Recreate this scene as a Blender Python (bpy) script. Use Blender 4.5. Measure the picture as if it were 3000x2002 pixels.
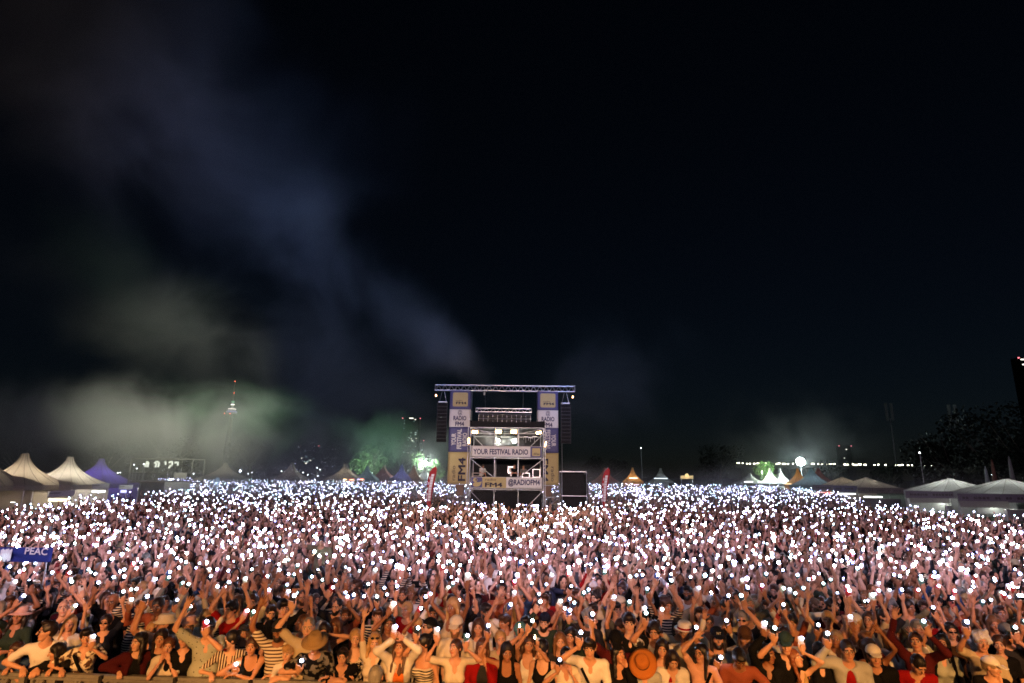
import bpy, bmesh, math, random
import numpy as np
from mathutils import Vector, Matrix

R = math.radians
sc = bpy.context.scene
for o in list(bpy.data.objects):
    bpy.data.objects.remove(o)
COL = sc.collection

# ------------------------------------------------------------------ camera
CAM_Z, FPX, PITCH, ROLL = 3.9, 1700.0, R(12.95), R(0.65)
cam_d = bpy.data.cameras.new("camera")
cam_d.sensor_width = 36.0
cam_d.lens = FPX * 36.0 / 3000.0
cam_d.clip_start, cam_d.clip_end = 0.1, 6000.0
cam = bpy.data.objects.new("camera", cam_d)
COL.objects.link(cam)
cam.matrix_world = Matrix.Translation((0, 0, CAM_Z)) @ Matrix.Rotation(math.pi/2 + PITCH, 4, 'X') @ Matrix.Rotation(ROLL, 4, 'Z')
sc.camera = cam
_M = np.array(cam.matrix_world.to_3x3())
C_R, C_U, C_F = _M[:, 0], _M[:, 1], -_M[:, 2]
CAM = np.array((0.0, 0.0, CAM_Z))

def ray(px, py):
    return C_F + (px - 1500.0)/FPX*C_R - (py - 1001.0)/FPX*C_U

def at(px, py, Y):
    """world point that the photograph shows at (px, py), standing at depth Y"""
    d = ray(px, py)
    return CAM + d*(Y/d[1])

def on_z(px, py, z):
    d = ray(px, py)
    return CAM + d*((z - CAM_Z)/d[2])

# ------------------------------------------------------------------ night sky
world = bpy.data.worlds.new("World")
sc.world = world
world.use_nodes = True
wn = world.node_tree.nodes
sky = wn.new("ShaderNodeTexSky")
sky.sky_type = 'NISHITA'
sky.sun_disc = False
sky.sun_elevation = R(32.0)
sky.sun_rotation = R(200)
sky.air_density, sky.dust_density, sky.ozone_density = 1.0, 0.3, 6.0
bg = wn["Background"]
bg.inputs["Strength"].default_value = 0.00055
world.node_tree.links.new(sky.outputs[0], bg.inputs["Color"])

# a trace of moonlight
sun_d = bpy.data.lights.new("moon", 'SUN')
sun_d.energy, sun_d.angle, sun_d.color = 0.012, R(0.5), (0.75, 0.85, 1.0)
sun = bpy.data.objects.new("moon", sun_d)
sun.rotation_euler = (R(50), R(20), R(30))
COL.objects.link(sun)

# ------------------------------------------------------------------ the stage's own lamps (behind the photographer)
def spot(name, loc, target, energy, color, size, blend=0.6, radius=0.25):
    d = bpy.data.lights.new(name, 'SPOT')
    d.energy, d.color, d.spot_size, d.spot_blend, d.shadow_soft_size = energy, color, R(size), blend, radius
    o = bpy.data.objects.new(name, d)
    o.location = loc
    o.rotation_euler = (Vector(target) - Vector(loc)).to_track_quat('-Z', 'Y').to_euler()
    COL.objects.link(o)
    return o
AMBER, ROSE = (1.0, 0.44, 0.13), (0.92, 0.64, 0.90)
for i in range(7):
    x = -6.6 + 2.2*i
    spot("stage_amber_lamp", (x, -1.0, 4.6), (x*1.16, 8.4 - 0.05*x, 0.5), 3200, AMBER, 31, 1.0, 0.12)
for i in range(5):
    az = R(-36 + 18*i)
    spot("stage_wash_lamp", (-8.0 + 4.0*i, -4.0, 9.0), (-8.0 + 4.0*i + 45*math.sin(az), -4.0 + 45*math.cos(az), 2.5), 11500, ROSE, 46, 1.0, 0.4)
spot("stage_front_lamp", (0, -4.0, 9.0), (0, 43.0, 5.0), 24000, (1.0, 0.72, 0.50), 26, 0.9, 0.4)
spot("stage_blue_beam", (-9.0, -3.0, 9.0), (-16.0, 46.0, 25.0), 58000, (0.27, 0.42, 1.0), 50, 1.0, 0.4)
spot("stage_blue_beam", (6.0, -3.0, 9.0), (9.0, 60.0, 20.0), 50000, (0.25, 0.42, 1.0), 30, 1.0, 0.4)
spot("stage_warm_beam", (-11.0, -3.0, 7.0), (-34.0, 30.0, 30.0), 14000, (1.0, 0.58, 0.40), 52, 1.0, 0.4)
spot("stage_white_beam", (-12.0, -3.0, 9.0), (-36.0, 62.0, 13.0), 380000, (0.96, 1.0, 0.74), 21, 1.0, 0.4)
# lamps on the ground among the trees behind the tents, shining up
spot("tree_uplight", (-62.0, 82.0, 0.4), (-56.0, 84.0, 20.0), 16000, (0.60, 1.0, 0.50), 80, 1.0, 0.3)
spot("tree_uplight", (-38.0, 84.0, 0.4), (-36.0, 80.0, 20.0), 50000, (0.45, 1.0, 0.46), 90, 1.0, 0.3)
spot("tree_uplight", (-20.0, 92.0, 0.4), (-20.0, 88.0, 20.0), 44000, (0.40, 1.0, 0.52), 90, 1.0, 0.3)

# ------------------------------------------------------------------ picture settings
vs = sc.view_settings
vs.view_transform = 'Standard'; vs.look = 'None'; vs.exposure = 0.6; vs.gamma = 1.0
vs.use_curve_mapping = False
sc.render.dither_intensity = 2.0
cy = sc.cycles
cy.use_denoising = True
cy.max_bounces = 4; cy.diffuse_bounces = 1; cy.glossy_bounces = 2; cy.transmission_bounces = 4
cy.transparent_max_bounces = 8; cy.volume_bounces = 0
cy.sample_clamp_indirect = 2.0
cy.use_light_tree = True
cy.pixel_filter_type = 'BLACKMAN_HARRIS'; cy.filter_width = 1.7
cy.volume_step_rate = 3.0; cy.volume_max_steps = 96
cy.caustics_reflective = False; cy.caustics_refractive = False
# ------------------------------------------------------------------ helpers
def rgb(h):
    """'#rrggbb' to linear"""
    h = h.lstrip('#')
    v = [int(h[i:i+2], 16)/255 for i in (0, 2, 4)]
    return tuple(c/12.92 if c <= 0.04045 else ((c+0.055)/1.055)**2.4 for c in v)

_mats = {}
def mat(name, color=(0.5, 0.5, 0.5), rough=0.7, metal=0.0, noise=0.0, scale=8.0, bump=0.0, spec=0.3, trans=0.0, sss=0.0, alpha=1.0):
    """principled material with a procedural grain in colour and relief"""
    if name in _mats:
        return _mats[name]
    m = bpy.data.materials.new(name); m.use_nodes = True
    nt = m.node_tree; b = nt.nodes["Principled BSDF"]
    b.inputs["Base Color"].default_value = (*color, 1)
    b.inputs["Roughness"].default_value = rough
    b.inputs["Metallic"].default_value = metal
    b.inputs["Specular IOR Level"].default_value = spec
    if sss:
        b.inputs["Subsurface Weight"].default_value = sss
    if trans:
        b.inputs["Transmission Weight"].default_value = trans
    if noise or bump:
        tc = nt.nodes.new("ShaderNodeTexCoord")
        n = nt.nodes.new("ShaderNodeTexNoise")
        n.inputs["Scale"].default_value = scale; n.inputs["Detail"].default_value = 4
        nt.links.new(tc.outputs["Object"], n.inputs["Vector"])
        if noise:
            mix = nt.nodes.new("ShaderNodeMix"); mix.data_type = 'RGBA'
            mix.inputs[6].default_value = (*[c*(1-noise) for c in color], 1)
            mix.inputs[7].default_value = (*[min(1, c*(1+noise)) for c in color], 1)
            nt.links.new(n.outputs["Fac"], mix.inputs[0])
            nt.links.new(mix.outputs[2], b.inputs["Base Color"])
        if bump:
            bp = nt.nodes.new("ShaderNodeBump"); bp.inputs["Strength"].default_value = bump
            bp.inputs["Distance"].default_value = 0.02
            nt.links.new(n.outputs["Fac"], bp.inputs["Height"])
            nt.links.new(bp.outputs["Normal"], b.inputs["Normal"])
    _mats[name] = m
    return m

def emit(name, color, strength, sample=True):
    if name in _mats:
        return _mats[name]
    m = bpy.data.materials.new(name); m.use_nodes = True
    nt = m.node_tree
    b = nt.nodes["Principled BSDF"]
    b.inputs["Base Color"].default_value = (0.02, 0.02, 0.02, 1)
    b.inputs["Emission Color"].default_value = (*color, 1)
    b.inputs["Emission Strength"].default_value = strength
    m.cycles.emission_sampling = 'AUTO' if sample else 'NONE'
    _mats[name] = m
    return m

def np_mesh(name, V, quads=None, tris=None, smooth=False, mats=(), fm=None):
    """mesh from numpy arrays; fm = material index per face (quads first, then tris)"""
    me = bpy.data.meshes.new(name)
    V = np.asarray(V, np.float32)
    nq = 0 if quads is None else len(quads); ntr = 0 if tris is None else len(tris)
    me.vertices.add(len(V)); me.vertices.foreach_set("co", V.ravel())
    li = []
    if nq: li.append(np.asarray(quads, np.int32).ravel())
    if ntr: li.append(np.asarray(tris, np.int32).ravel())
    li = np.concatenate(li)
    me.loops.add(len(li)); me.loops.foreach_set("vertex_index", li)
    tot = np.concatenate([np.full(nq, 4, np.int32), np.full(ntr, 3, np.int32)])
    start = np.concatenate([[0], np.cumsum(tot)[:-1]]).astype(np.int32)
    me.polygons.add(nq + ntr)
    me.polygons.foreach_set("loop_start", start)
    me.polygons.foreach_set("loop_total", tot)
    if fm is not None:
        me.polygons.foreach_set("material_index", np.asarray(fm, np.int32))
    me.polygons.foreach_set("use_smooth", np.full(nq + ntr, bool(smooth)))
    for m in mats: me.materials.append(m)
    me.update(calc_edges=True)
    return me

def link(name, data, parent=None, loc=None, rot=None, scale=None):
    o = bpy.data.objects.new(name, data)
    COL.objects.link(o)
    if parent is not None: o.parent = parent
    if loc is not None: o.location = loc
    if rot is not None: o.rotation_euler = rot
    if scale is not None: o.scale = scale if hasattr(scale, '__len__') else (scale,)*3
    return o

def tag(o, label, cat, group=None):
    o["label"] = label; o["category"] = cat
    if group: o["group"] = group
    return o

class MB:
    """collects simple shapes into one mesh"""
    def __init__(s): s.v = []; s.f = []; s.m = []; s.cur = 0
    def add(s, V, F):
        b = len(s.v); s.v += [tuple(p) for p in V]; s.f += [tuple(b+i for i in f) for f in F]; s.m += [s.cur]*len(F)
        return s
    def box(s, c, size, M=None):
        x, y, z = [k/2 for k in size]
        V = [(sx*x, sy*y, sz*z) for sx in (-1, 1) for sy in (-1, 1) for sz in (-1, 1)]
        if M is not None: V = [tuple(M @ Vector(p)) for p in V]
        V = [(p[0]+c[0], p[1]+c[1], p[2]+c[2]) for p in V]
        return s.add(V, [(0,1,3,2),(4,6,7,5),(0,4,5,1),(2,3,7,6),(0,2,6,4),(1,5,7,3)])
    def bar(s, a, b, r, n=6, r2=None):
        a, b = Vector(a), Vector(b); d = b - a
        if d.length < 1e-6: return s
        q = d.to_track_quat('Z', 'Y'); r2 = r if r2 is None else r2
        V = []
        for p, rr in ((a, r), (b, r2)):
            for k in range(n):
                t = 2*math.pi*(k+0.5)/n
                V.append(p + q @ Vector((rr*math.cos(t), rr*math.sin(t), 0)))
        F = [(k, (k+1) % n, n+(k+1) % n, n+k) for k in range(n)] + [tuple(range(n-1, -1, -1)), tuple(range(n, 2*n))]
        return s.add(V, F)
    def lathe(s, prof, c=(0, 0, 0), n=16, M=None, sx=1, sy=1, cap=True):
        V = []
        for r, z in prof:
            for k in range(n):
                t = 2*math.pi*k/n
                p = Vector((r*math.cos(t)*sx, r*math.sin(t)*sy, z))
                if M is not None: p = M @ p
                V.append((p[0]+c[0], p[1]+c[1], p[2]+c[2]))
        F = []
        for i in range(len(prof)-1):
            for k in range(n):
                F.append((i*n+k, i*n+(k+1) % n, (i+1)*n+(k+1) % n, (i+1)*n+k))
        if cap:
            F.append(tuple(range(n-1, -1, -1))); F.append(tuple((len(prof)-1)*n+k for k in range(n)))
        return s.add(V, F)
    def prism(s, pts, y0, y1, put=None):
        """outline in x,z pushed from y0 to y1"""
        n = len(pts)
        V = [(x, y0, z) for x, z in pts] + [(x, y1, z) for x, z in pts]
        if put: V = [put(p) for p in V]
        F = [tuple(range(n)), tuple(range(2*n-1, n-1, -1))] + [(k+n, (k+1) % n+n, (k+1) % n, k) for k in range(n)]
        return s.add(V, F)
    def mesh(s, name, mats, smooth=False):
        me = bpy.data.meshes.new(name)
        me.from_pydata(s.v, [], s.f)
        for m in (mats if isinstance(mats, (list, tuple)) else [mats]): me.materials.append(m)
        me.polygons.foreach_set("material_index", s.m)
        if smooth: me.polygons.foreach_set("use_smooth", [True]*len(s.f))
        bm = bmesh.new(); bm.from_mesh(me); bmesh.ops.recalc_face_normals(bm, faces=bm.faces); bm.to_mesh(me); bm.free()
        me.update()
        return me
    def obj(s, name, mats, parent=None, smooth=False, **k):
        return link(name, s.mesh(name, mats, smooth), parent, **k)

def empty(name, loc=(0, 0, 0), rz=0.0, parent=None):
    o = link(name, None, parent, loc=loc, rot=(0, 0, rz))
    o.empty_display_size = 0.3
    return o
# ------------------------------------------------------------------ poses (local: feet at origin, facing -Y, +X is the person's left)
def rx(a): c, s = math.cos(a), math.sin(a); return np.array(((1, 0, 0), (0, c, -s), (0, s, c)))
def ry(a): c, s = math.cos(a), math.sin(a); return np.array(((c, 0, s), (0, 1, 0), (-s, 0, c)))
def rz(a): c, s = math.cos(a), math.sin(a); return np.array(((c, -s, 0), (s, c, 0), (0, 0, 1)))
def unit(v): v = np.asarray(v, float); return v/(np.linalg.norm(v) + 1e-9)

def ik(sh, wr, l1, l2, hint):
    d = wr - sh; L = np.linalg.norm(d); u = d/(L + 1e-9)
    L2 = min(max(L, abs(l1-l2) + 0.03), (l1+l2)*0.995)
    wr = sh + u*L2
    a = (l1*l1 - l2*l2 + L2*L2)/(2*L2)
    h = math.sqrt(max(l1*l1 - a*a, 0))
    n = np.asarray(hint, float); n = n - u*np.dot(n, u); n = unit(n)
    return sh + u*a + n*h, wr

def hand_frame(zdir, ydir):
    z = unit(zdir); y = np.asarray(ydir, float); y = unit(y - z*np.dot(y, z)); x = np.cross(y, z)
    return np.stack([x, y, z], 1)

def make_pose(H=1.72, female=False, arms=('down', 'down'), lean=0.0, side=0.0, twist=0.0, head=(0, 0, 0), fat=0.0, rng=random):
    """arms = (person's right, i.e. -X; person's left, +X): a word, or a dict(w=wrist, hint=, z=, y=)"""
    k = H/1.72
    P = dict(k=k, H=H, female=female, fat=fat)
    T = rz(twist) @ ry(side) @ rx(lean)
    pel = np.array((0, 0, 0.95*k))
    U = lambda p: pel + T @ (np.array(p)*k - pel)
    P['T'], P['U'], P['pel'] = T, U, pel
    P['neck'] = U((0, 0.02, 1.45)); P['headp'] = U((0, 0.005, 1.535))
    P['HM'] = rz(head[0]) @ rx(head[1]) @ ry(head[2])
    sw = (0.158 if female else 0.182)
    P['arm'] = []
    for i, s in enumerate((-1, 1)):
        a = arms[i]
        sh = U((s*sw, 0.015, 1.405))
        u = rng.uniform
        z = y = None; hint = (s*1.0, 0.1, -0.6); grip = 'relax'
        if isinstance(a, dict):
            w = np.asarray(a['w'], float); hint = a.get('hint', hint); z = a.get('z'); y = a.get('y'); grip = a.get('grip', 'relax'); kind = a.get('kind', 'x')
        else:
            kind = a
            if a == 'up':
                w = sh + np.array((s*u(-0.16, 0.16), -u(0.14, 0.34), u(0.36, 0.46)))*k; hint = (s*0.8, -0.5, -0.5); grip = 'phone'
            elif a == 'high':
                w = sh + np.array((s*u(-0.12, 0.14), -u(0.04, 0.20), u(0.50, 0.56)))*k; hint = (s*0.9, -0.5, -0.2); grip = 'phone'
            elif a == 'out':
                w = sh + np.array((s*u(0.05, 0.25), -u(0.30, 0.42), u(0.22, 0.34)))*k; hint = (s*0.7, 0.0, -0.8); grip = 'phone'
            elif a == 'face':
                w = np.array((s*u(0.02, 0.09)*k, -0.34*k, u(1.40, 1.50)*k)) @ T.T; w = w + sh*0; hint = (s*0.8, 0.1, -0.8); grip = 'phone'
            elif a == 'wave':
                w = sh + np.array((s*u(-0.05, 0.2), -u(0.04, 0.24), u(0.46, 0.55)))*k; hint = (s*0.9, -0.5, -0.2); grip = 'open'
            elif a == 'fist':
                w = sh + np.array((s*u(-0.05, 0.2), -u(0.04, 0.24), u(0.46, 0.55)))*k; hint = (s*0.9, -0.5, -0.2); grip = 'fist'
            elif a == 'chest':
                w = U((s*0.05, -0.30, 1.20)); hint = (s*1.0, 0.1, -0.5)
            elif a == 'cross':
                w = U((-s*0.12, -0.20, 1.12)); hint = (s*1.0, 0.0, -0.6)
            else:
                w = sh + np.array((s*0.09, -0.05, -0.53))*k; hint = (s*0.2, 1.0, 0)
        if w[2] > sh[2] + 0.05: sh = sh + T @ np.array((-s*0.015, 0, 0.045))*k
        el, wr = ik(sh, w, 0.295*k, 0.255*k, hint)
        fd = unit(wr - el)
        if z is None:
            z = unit(fd + np.array((0, -0.05, 0.9))) if grip in ('phone',) else fd
        if y is None:
            y = (0, 1, 0) if abs(fd[1]) < 0.9 else (0, 0, 1)
            if grip == 'phone': y = (u(-0.35, 0.35), 1, 0)
        P['arm'].append(dict(s=s, sh=sh, el=el, wr=wr, HM=hand_frame(z, y), grip=grip, kind=kind))
    return P

def flash_point(A, k=1.0):
    """where the flash of a phone gripped by arm A sits: upper corner of the phone's back (local y- of the hand)"""
    return A['wr'] + A['HM'] @ np.array((0.020, 0.000, 0.180))*k
# ------------------------------------------------------------------ ground and layout
FOH_Y = 43.0
FOH_X = at(1478, 1400, FOH_Y)[0]
FLASH_R = 0.0265
FLASH_E = 36.0
def FLASH_ON(y): return np.interp(y, (12, 18, 26, 36, 50, 80, 105, 150), (0.93, 0.90, 0.86, 0.80, 0.70, 0.55, 0.50, 0.50))
CROWD_Y0 = 12.6
def FIELD_L(y): return -y*np.interp(y, (29, 33, 42, 50, 62, 72, 150), (0.90, 0.80, 0.70, 0.63, 0.585, 0.57, 0.60)) - (2.0 if y < 29 else 0)
def FIELD_R(y): return y*np.interp(y, (31, 35, 42, 50, 66, 84, 112, 150), (0.90, 0.76, 0.66, 0.60, 0.56, 0.54, 0.50, 0.44)) + (2.0 if y < 31 else 0)
def CROWD_KEEP(x, y): return np.interp(y, (40, 70, 100, 150), (1.0, 0.8, 0.5, 0.32))*(0.72 + 0.28*math.sin(x*0.9 + 1.3*math.sin(y*0.55))*math.sin(y*0.8 + 1.1*math.sin(x*0.4)) if y > 22 else 1.0)

gm = mat("trampled_grass", (0.035, 0.045, 0.022), 0.95, noise=0.5, scale=1.5, bump=0.4)
MB().add([(-900, -60, 0), (900, -60, 0), (900, 1900, 0), (-900, 1900, 0)], [(0, 1, 2, 3)]).obj("ground", gm)["kind"] = "structure"
# ------------------------------------------------------------------ drifting stage smoke: soft clouds of even-coloured smoke, lit by the stage lamps; some clouds added for glow
def smoke_material():
    m = bpy.data.materials.new("stage_smoke"); m.use_nodes = True
    nt = m.node_tree; nt.nodes.clear(); N = nt.nodes.new; L = nt.links.new
    out = N("ShaderNodeOutputMaterial"); vol = N("ShaderNodeVolumeScatter"); vol.inputs["Color"].default_value = (0.9, 0.9, 0.9, 1)
    vol.inputs["Anisotropy"].default_value = 0.0
    tc = N("ShaderNodeTexCoord"); geo = N("ShaderNodeNewGeometry"); info = N("ShaderNodeObjectInfo")
    ln = N("ShaderNodeVectorMath"); ln.operation = 'LENGTH'; L(tc.outputs["Object"], ln.inputs[0])
    n = N("ShaderNodeTexNoise"); n.inputs["Scale"].default_value = 0.10; n.inputs["Detail"].default_value = 4.0; n.inputs["Roughness"].default_value = 0.6
    n.inputs["Distortion"].default_value = 0.45
    L(geo.outputs["Position"], n.inputs["Vector"])
    # the cloud's rim is eaten away by the noise
    add = N("ShaderNodeMath"); add.operation = 'MULTIPLY_ADD'; add.inputs[1].default_value = 2.3; L(n.outputs["Fac"], add.inputs[0]); 
    sub = N("ShaderNodeMath"); sub.operation = 'SUBTRACT'; sub.inputs[0].default_value = -0.28; L(ln.outputs["Value"], sub.inputs[1]); L(sub.outputs[0], add.inputs[2])
    mr = N("ShaderNodeMapRange"); mr.interpolation_type = 'SMOOTHERSTEP'
    mr.inputs["From Min"].default_value = 0.0; mr.inputs["From Max"].default_value = 0.85
    L(add.outputs[0], mr.inputs["Value"])
    # and never reaches the hull
    rim = N("ShaderNodeMapRange"); rim.interpolation_type = 'SMOOTHSTEP'
    rim.inputs["From Min"].default_value = 1.0; rim.inputs["From Max"].default_value = 0.45
    L(ln.outputs["Value"], rim.inputs["Value"])
    mul = N("ShaderNodeMath"); mul.operation = 'MULTIPLY'; L(mr.outputs[0], mul.inputs[0]); L(rim.outputs[0], mul.inputs[1])
    m2 = N("ShaderNodeMath"); m2.operation = 'MULTIPLY'; L(mul.outputs[0], m2.inputs[0])
    sep = N("ShaderNodeSeparateColor"); L(info.outputs["Color"], sep.inputs[0]); L(sep.outputs[0], m2.inputs[1])
    L(m2.outputs[0], vol.inputs["Density"]); L(vol.outputs[0], out.inputs["Volume"])
    m.cycles.volume_step_rate = 1.0
    return m

def build_smoke():
    m = smoke_material()
    bm = bmesh.new(); bmesh.ops.create_icosphere(bm, subdivisions=2, radius=1.0)
    me = bpy.data.meshes.new("smoke"); bm.to_mesh(me); bm.free(); me.materials.append(m)
    # (pixel of the centre, depth, half-size across / deep / high in metres, tilt in the picture, density)
    puffs = [
        ((1350, 1050), 52, (9, 8, 3.4), 42, 0.026),
        ((1180, 930), 50, (12, 9, 5.0), 40, 0.020),
        ((960, 760), 47, (15, 10, 8.5), 50, 0.012),
        ((640, 520), 42, (24, 12, 13), 38, 0.007),
        ((380, 160), 34, (26, 12, 13), 25, 0.006),
        ((460, 930), 58, (36, 14, 12), 30, 0.0035),
        ((960, 1060), 58, (24, 12, 9), 26, 0.009),
        ((60, 1290), 64, (38, 14, 8), 2, 0.022),
        ((480, 1285), 66, (34, 14, 8.5), 8, 0.032),
        ((840, 1295), 70, (28, 14, 8.5), 16, 0.030),
        ((1060, 1320), 80, (20, 12, 7), 0, 0.020),
        ((1780, 1130), 60, (14, 9, 11), -34, 0.007),
        ((900, 1440), 58, (50, 34, 4.2), 0, 0.020),  # low smoke over the crowd, thickened to veil the phone lights
        ((2000, 1440), 58, (50, 34, 3.8), 0, 0.012),  # low layer added so the phone lights glow over the crowd
        ((2345, 1330), 146, (34, 14, 22), 0, 0.0016),  # puff added round the floodlight to give it a halo
        ((1250, 1340), 162, (22, 8, 14), 0, 0.007),
        ((1445, 1288), 44.6, (3.4, 1.6, 0.9), 6, 0.07),  # puff added in the upper deck so the spotlights bloom
    ]
    for (p, Y, s, tilt, dens) in puffs:
        o = link("smoke", me, loc=at(*p, Y), rot=(0, R(tilt), 0), scale=s)
        o.color = (dens, dens, dens, 1)
        o["kind"] = "stuff"; o["label"] = "drifting stage smoke and added glow haze, lit against the night sky"; o["category"] = "smoke"
build_smoke()
# ------------------------------------------------------------------ lettering
def text_mesh(s, height, mt, bold=0.0, xs=1.0, depth=0.004, align='LEFT'):
    """flat letters in the XZ plane facing -Y; height = cap height"""
    cu = bpy.data.curves.new("t", 'FONT'); cu.body = s; cu.size = 1.0; cu.extrude = depth; cu.bevel_depth = bold; cu.bevel_resolution = 0
    cu.resolution_u = 3; cu.align_x = align
    ob = bpy.data.objects.new("t", cu); COL.objects.link(ob)
    dg = bpy.context.evaluated_depsgraph_get(); dg.update()
    me = bpy.data.meshes.new_from_object(ob.evaluated_get(dg))
    bpy.data.objects.remove(ob); bpy.data.curves.remove(cu)
    k = height/0.73
    for v in me.vertices: v.co = (v.co.x*k*xs, -v.co.z*0.05, v.co.y*k)
    me.materials.clear(); me.materials.append(mt)
    return me

def lettering(s, height, mt, parent, loc, bold=0.0, xs=1.0, rot=0.0, fit=None, name="lettering"):
    """fit = width the line is stretched to; loc = centre of the line"""
    me = text_mesh(s, height, mt, bold, xs)
    X = np.array([v.co.x for v in me.vertices]); Zc = np.array([v.co.z for v in me.vertices])
    cx, cz = (X.min()+X.max())/2, (Zc.min()+Zc.max())/2
    k = 1.0 if fit is None else fit/(X.max()-X.min())
    c, sn = math.cos(rot), math.sin(rot)
    for v in me.vertices:
        x, z = (v.co.x-cx)*k, v.co.z-cz
        v.co.x, v.co.z = x*c - z*sn, x*sn + z*c
    o = link(name, me, parent, loc=loc)
    return o

M_ALU = mat("truss_aluminium", (0.62, 0.62, 0.64), 0.35, 0.85, noise=0.12, scale=6)
M_STEEL = mat("scaffold_steel", (0.42, 0.43, 0.45), 0.45, 0.7, noise=0.25, scale=9)
M_BLACK = mat("black_drape", (0.012, 0.012, 0.014), 0.9, noise=0.3, scale=3, bump=0.4)
M_CASE = mat("black_case_board", (0.006, 0.006, 0.007), 0.55, noise=0.3, scale=10)
M_DECK = mat("deck_board", (0.06, 0.045, 0.035), 0.8, noise=0.3, scale=5)
M_BWHITE = mat("banner_white", (0.72, 0.70, 0.69), 0.6, noise=0.05, scale=2.2, bump=0.25)
M_BBLUE = mat("banner_violet", rgb('#54547f'), 0.6, noise=0.10, scale=2.2, bump=0.25)
M_BYEL = mat("banner_yellow", rgb('#b9a876'), 0.6, noise=0.06, scale=2.2, bump=0.25)
M_INK = mat("banner_ink_violet", rgb('#2c2b58'), 0.6)
M_INKB = mat("banner_ink_dark", rgb('#26223c'), 0.6)
M_INKW = mat("banner_ink_white", (0.72, 0.70, 0.70), 0.6)
WARM_LAMP = emit("flood_warm", (1.0, 0.50, 0.18), 24.0)
WHITE_LAMP = emit("spot_white", (1.0, 0.97, 0.86), 60.0)

def rounded(x0, x1, z0, z1, r, n=5):
    P = []
    for cx, cz, a in ((x1-r, z1-r, 0), (x0+r, z1-r, 90), (x0+r, z0+r, 180), (x1-r, z0+r, 270)):
        for k in range(n+1):
            t = R(a + 90*k/n); P.append((cx + r*math.cos(t), cz + r*math.sin(t)))
    return P

def sheet(x0, x1, z0, z1, Y, name, mt, parent, nx=10, nz=10, amp=0.02, th=0.012, seed=0):
    """a slightly billowing banner with thickness"""
    rg = random.Random(seed); ph = [rg.uniform(0, 6) for _ in range(4)]
    V = []; F = []
    for side in (0, 1):
        for j in range(nz+1):
            for i in range(nx+1):
                u, v = i/nx, j/nz
                e = math.sin(math.pi*u)*math.sin(math.pi*v)
                y = Y + amp*e*(math.sin(5*u+ph[0])*math.cos(4*v+ph[1]) + 0.5*math.sin(11*u+7*v+ph[2])) + side*th
                V.append((x0+(x1-x0)*u, y, z0+(z1-z0)*v))
    n = (nx+1)*(nz+1)
    for j in range(nz):
        for i in range(nx):
            a = j*(nx+1)+i
            F.append((a, a+1, a+nx+2, a+nx+1)); F.append((n+a, n+a+nx+1, n+a+nx+2, n+a+1))
    for i in range(nx):
        F.append((i, n+i, n+i+1, i+1)); a = nz*(nx+1)+i; F.append((a, a+1, n+a+1, n+a))
    for j in range(nz):
        a = j*(nx+1); F.append((a, a+nx+1, n+a+nx+1, n+a)); a += nx; F.append((a, n+a, n+a+nx+1, a+nx+1))
    return MB().add(V, F).obj(name, mt, parent, smooth=True)

def truss(parent, x0, x1, z0, z1, Y, dy, bays, r=0.028, rb=0.016):
    """box truss along x: four chords and zigzag braces, each its own part"""
    for z in (z0, z1):
        for y in (Y, Y+dy):
            MB().bar((x0, y, z), (x1, y, z), r).obj("chord", M_ALU, parent)
    br = None; s = (x1-x0)/bays
    for y in (Y, Y+dy):
        for i in range(bays):
            a = x0+s*i
            for p, q in (((a, z0), (a+s/2, z1)), ((a+s/2, z1), (a+s, z0))):
                MB().bar((p[0], y, p[1]), (q[0], y, q[1]), rb, 5).obj("brace", M_ALU, parent)
    for i in range(bays+1):
        MB().bar((x0+s*i, Y, z0), (x0+s*i, Y+dy, z0), rb, 5).obj("cross_tube", M_ALU, parent)
    for x in (x0, x1):
        for y in (Y, Y+dy): MB().bar((x, y, z0), (x, y, z1), rb, 5).obj("end_tube", M_ALU, parent)

def box_in(mb, x0, x1, y0, y1, z0, z1):
    return mb.box(((x0+x1)/2, (y0+y1)/2, (z0+z1)/2), (x1-x0, y1-y0, z1-z0))

def logo_tile(parent, x0, x1, z0, z1, Y, back=True):
    """yellow rounded square with the station's two-line logo"""
    MB().prism(rounded(x0, x1, z0, z1, (x1-x0)*0.1), Y-0.010, Y).obj("logo_tile", M_BYEL, parent)
    w, h = x1-x0, z1-z0
    lettering("FM4", h*0.16, M_INKB, parent, (x0+w*0.56, Y-0.016, z0+h*0.25), bold=0.035, fit=w*0.70)
    lettering("radio", h*0.10, M_INKB, parent, (x0+w*0.42, Y-0.016, z0+h*0.42), fit=w*0.44)

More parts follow.
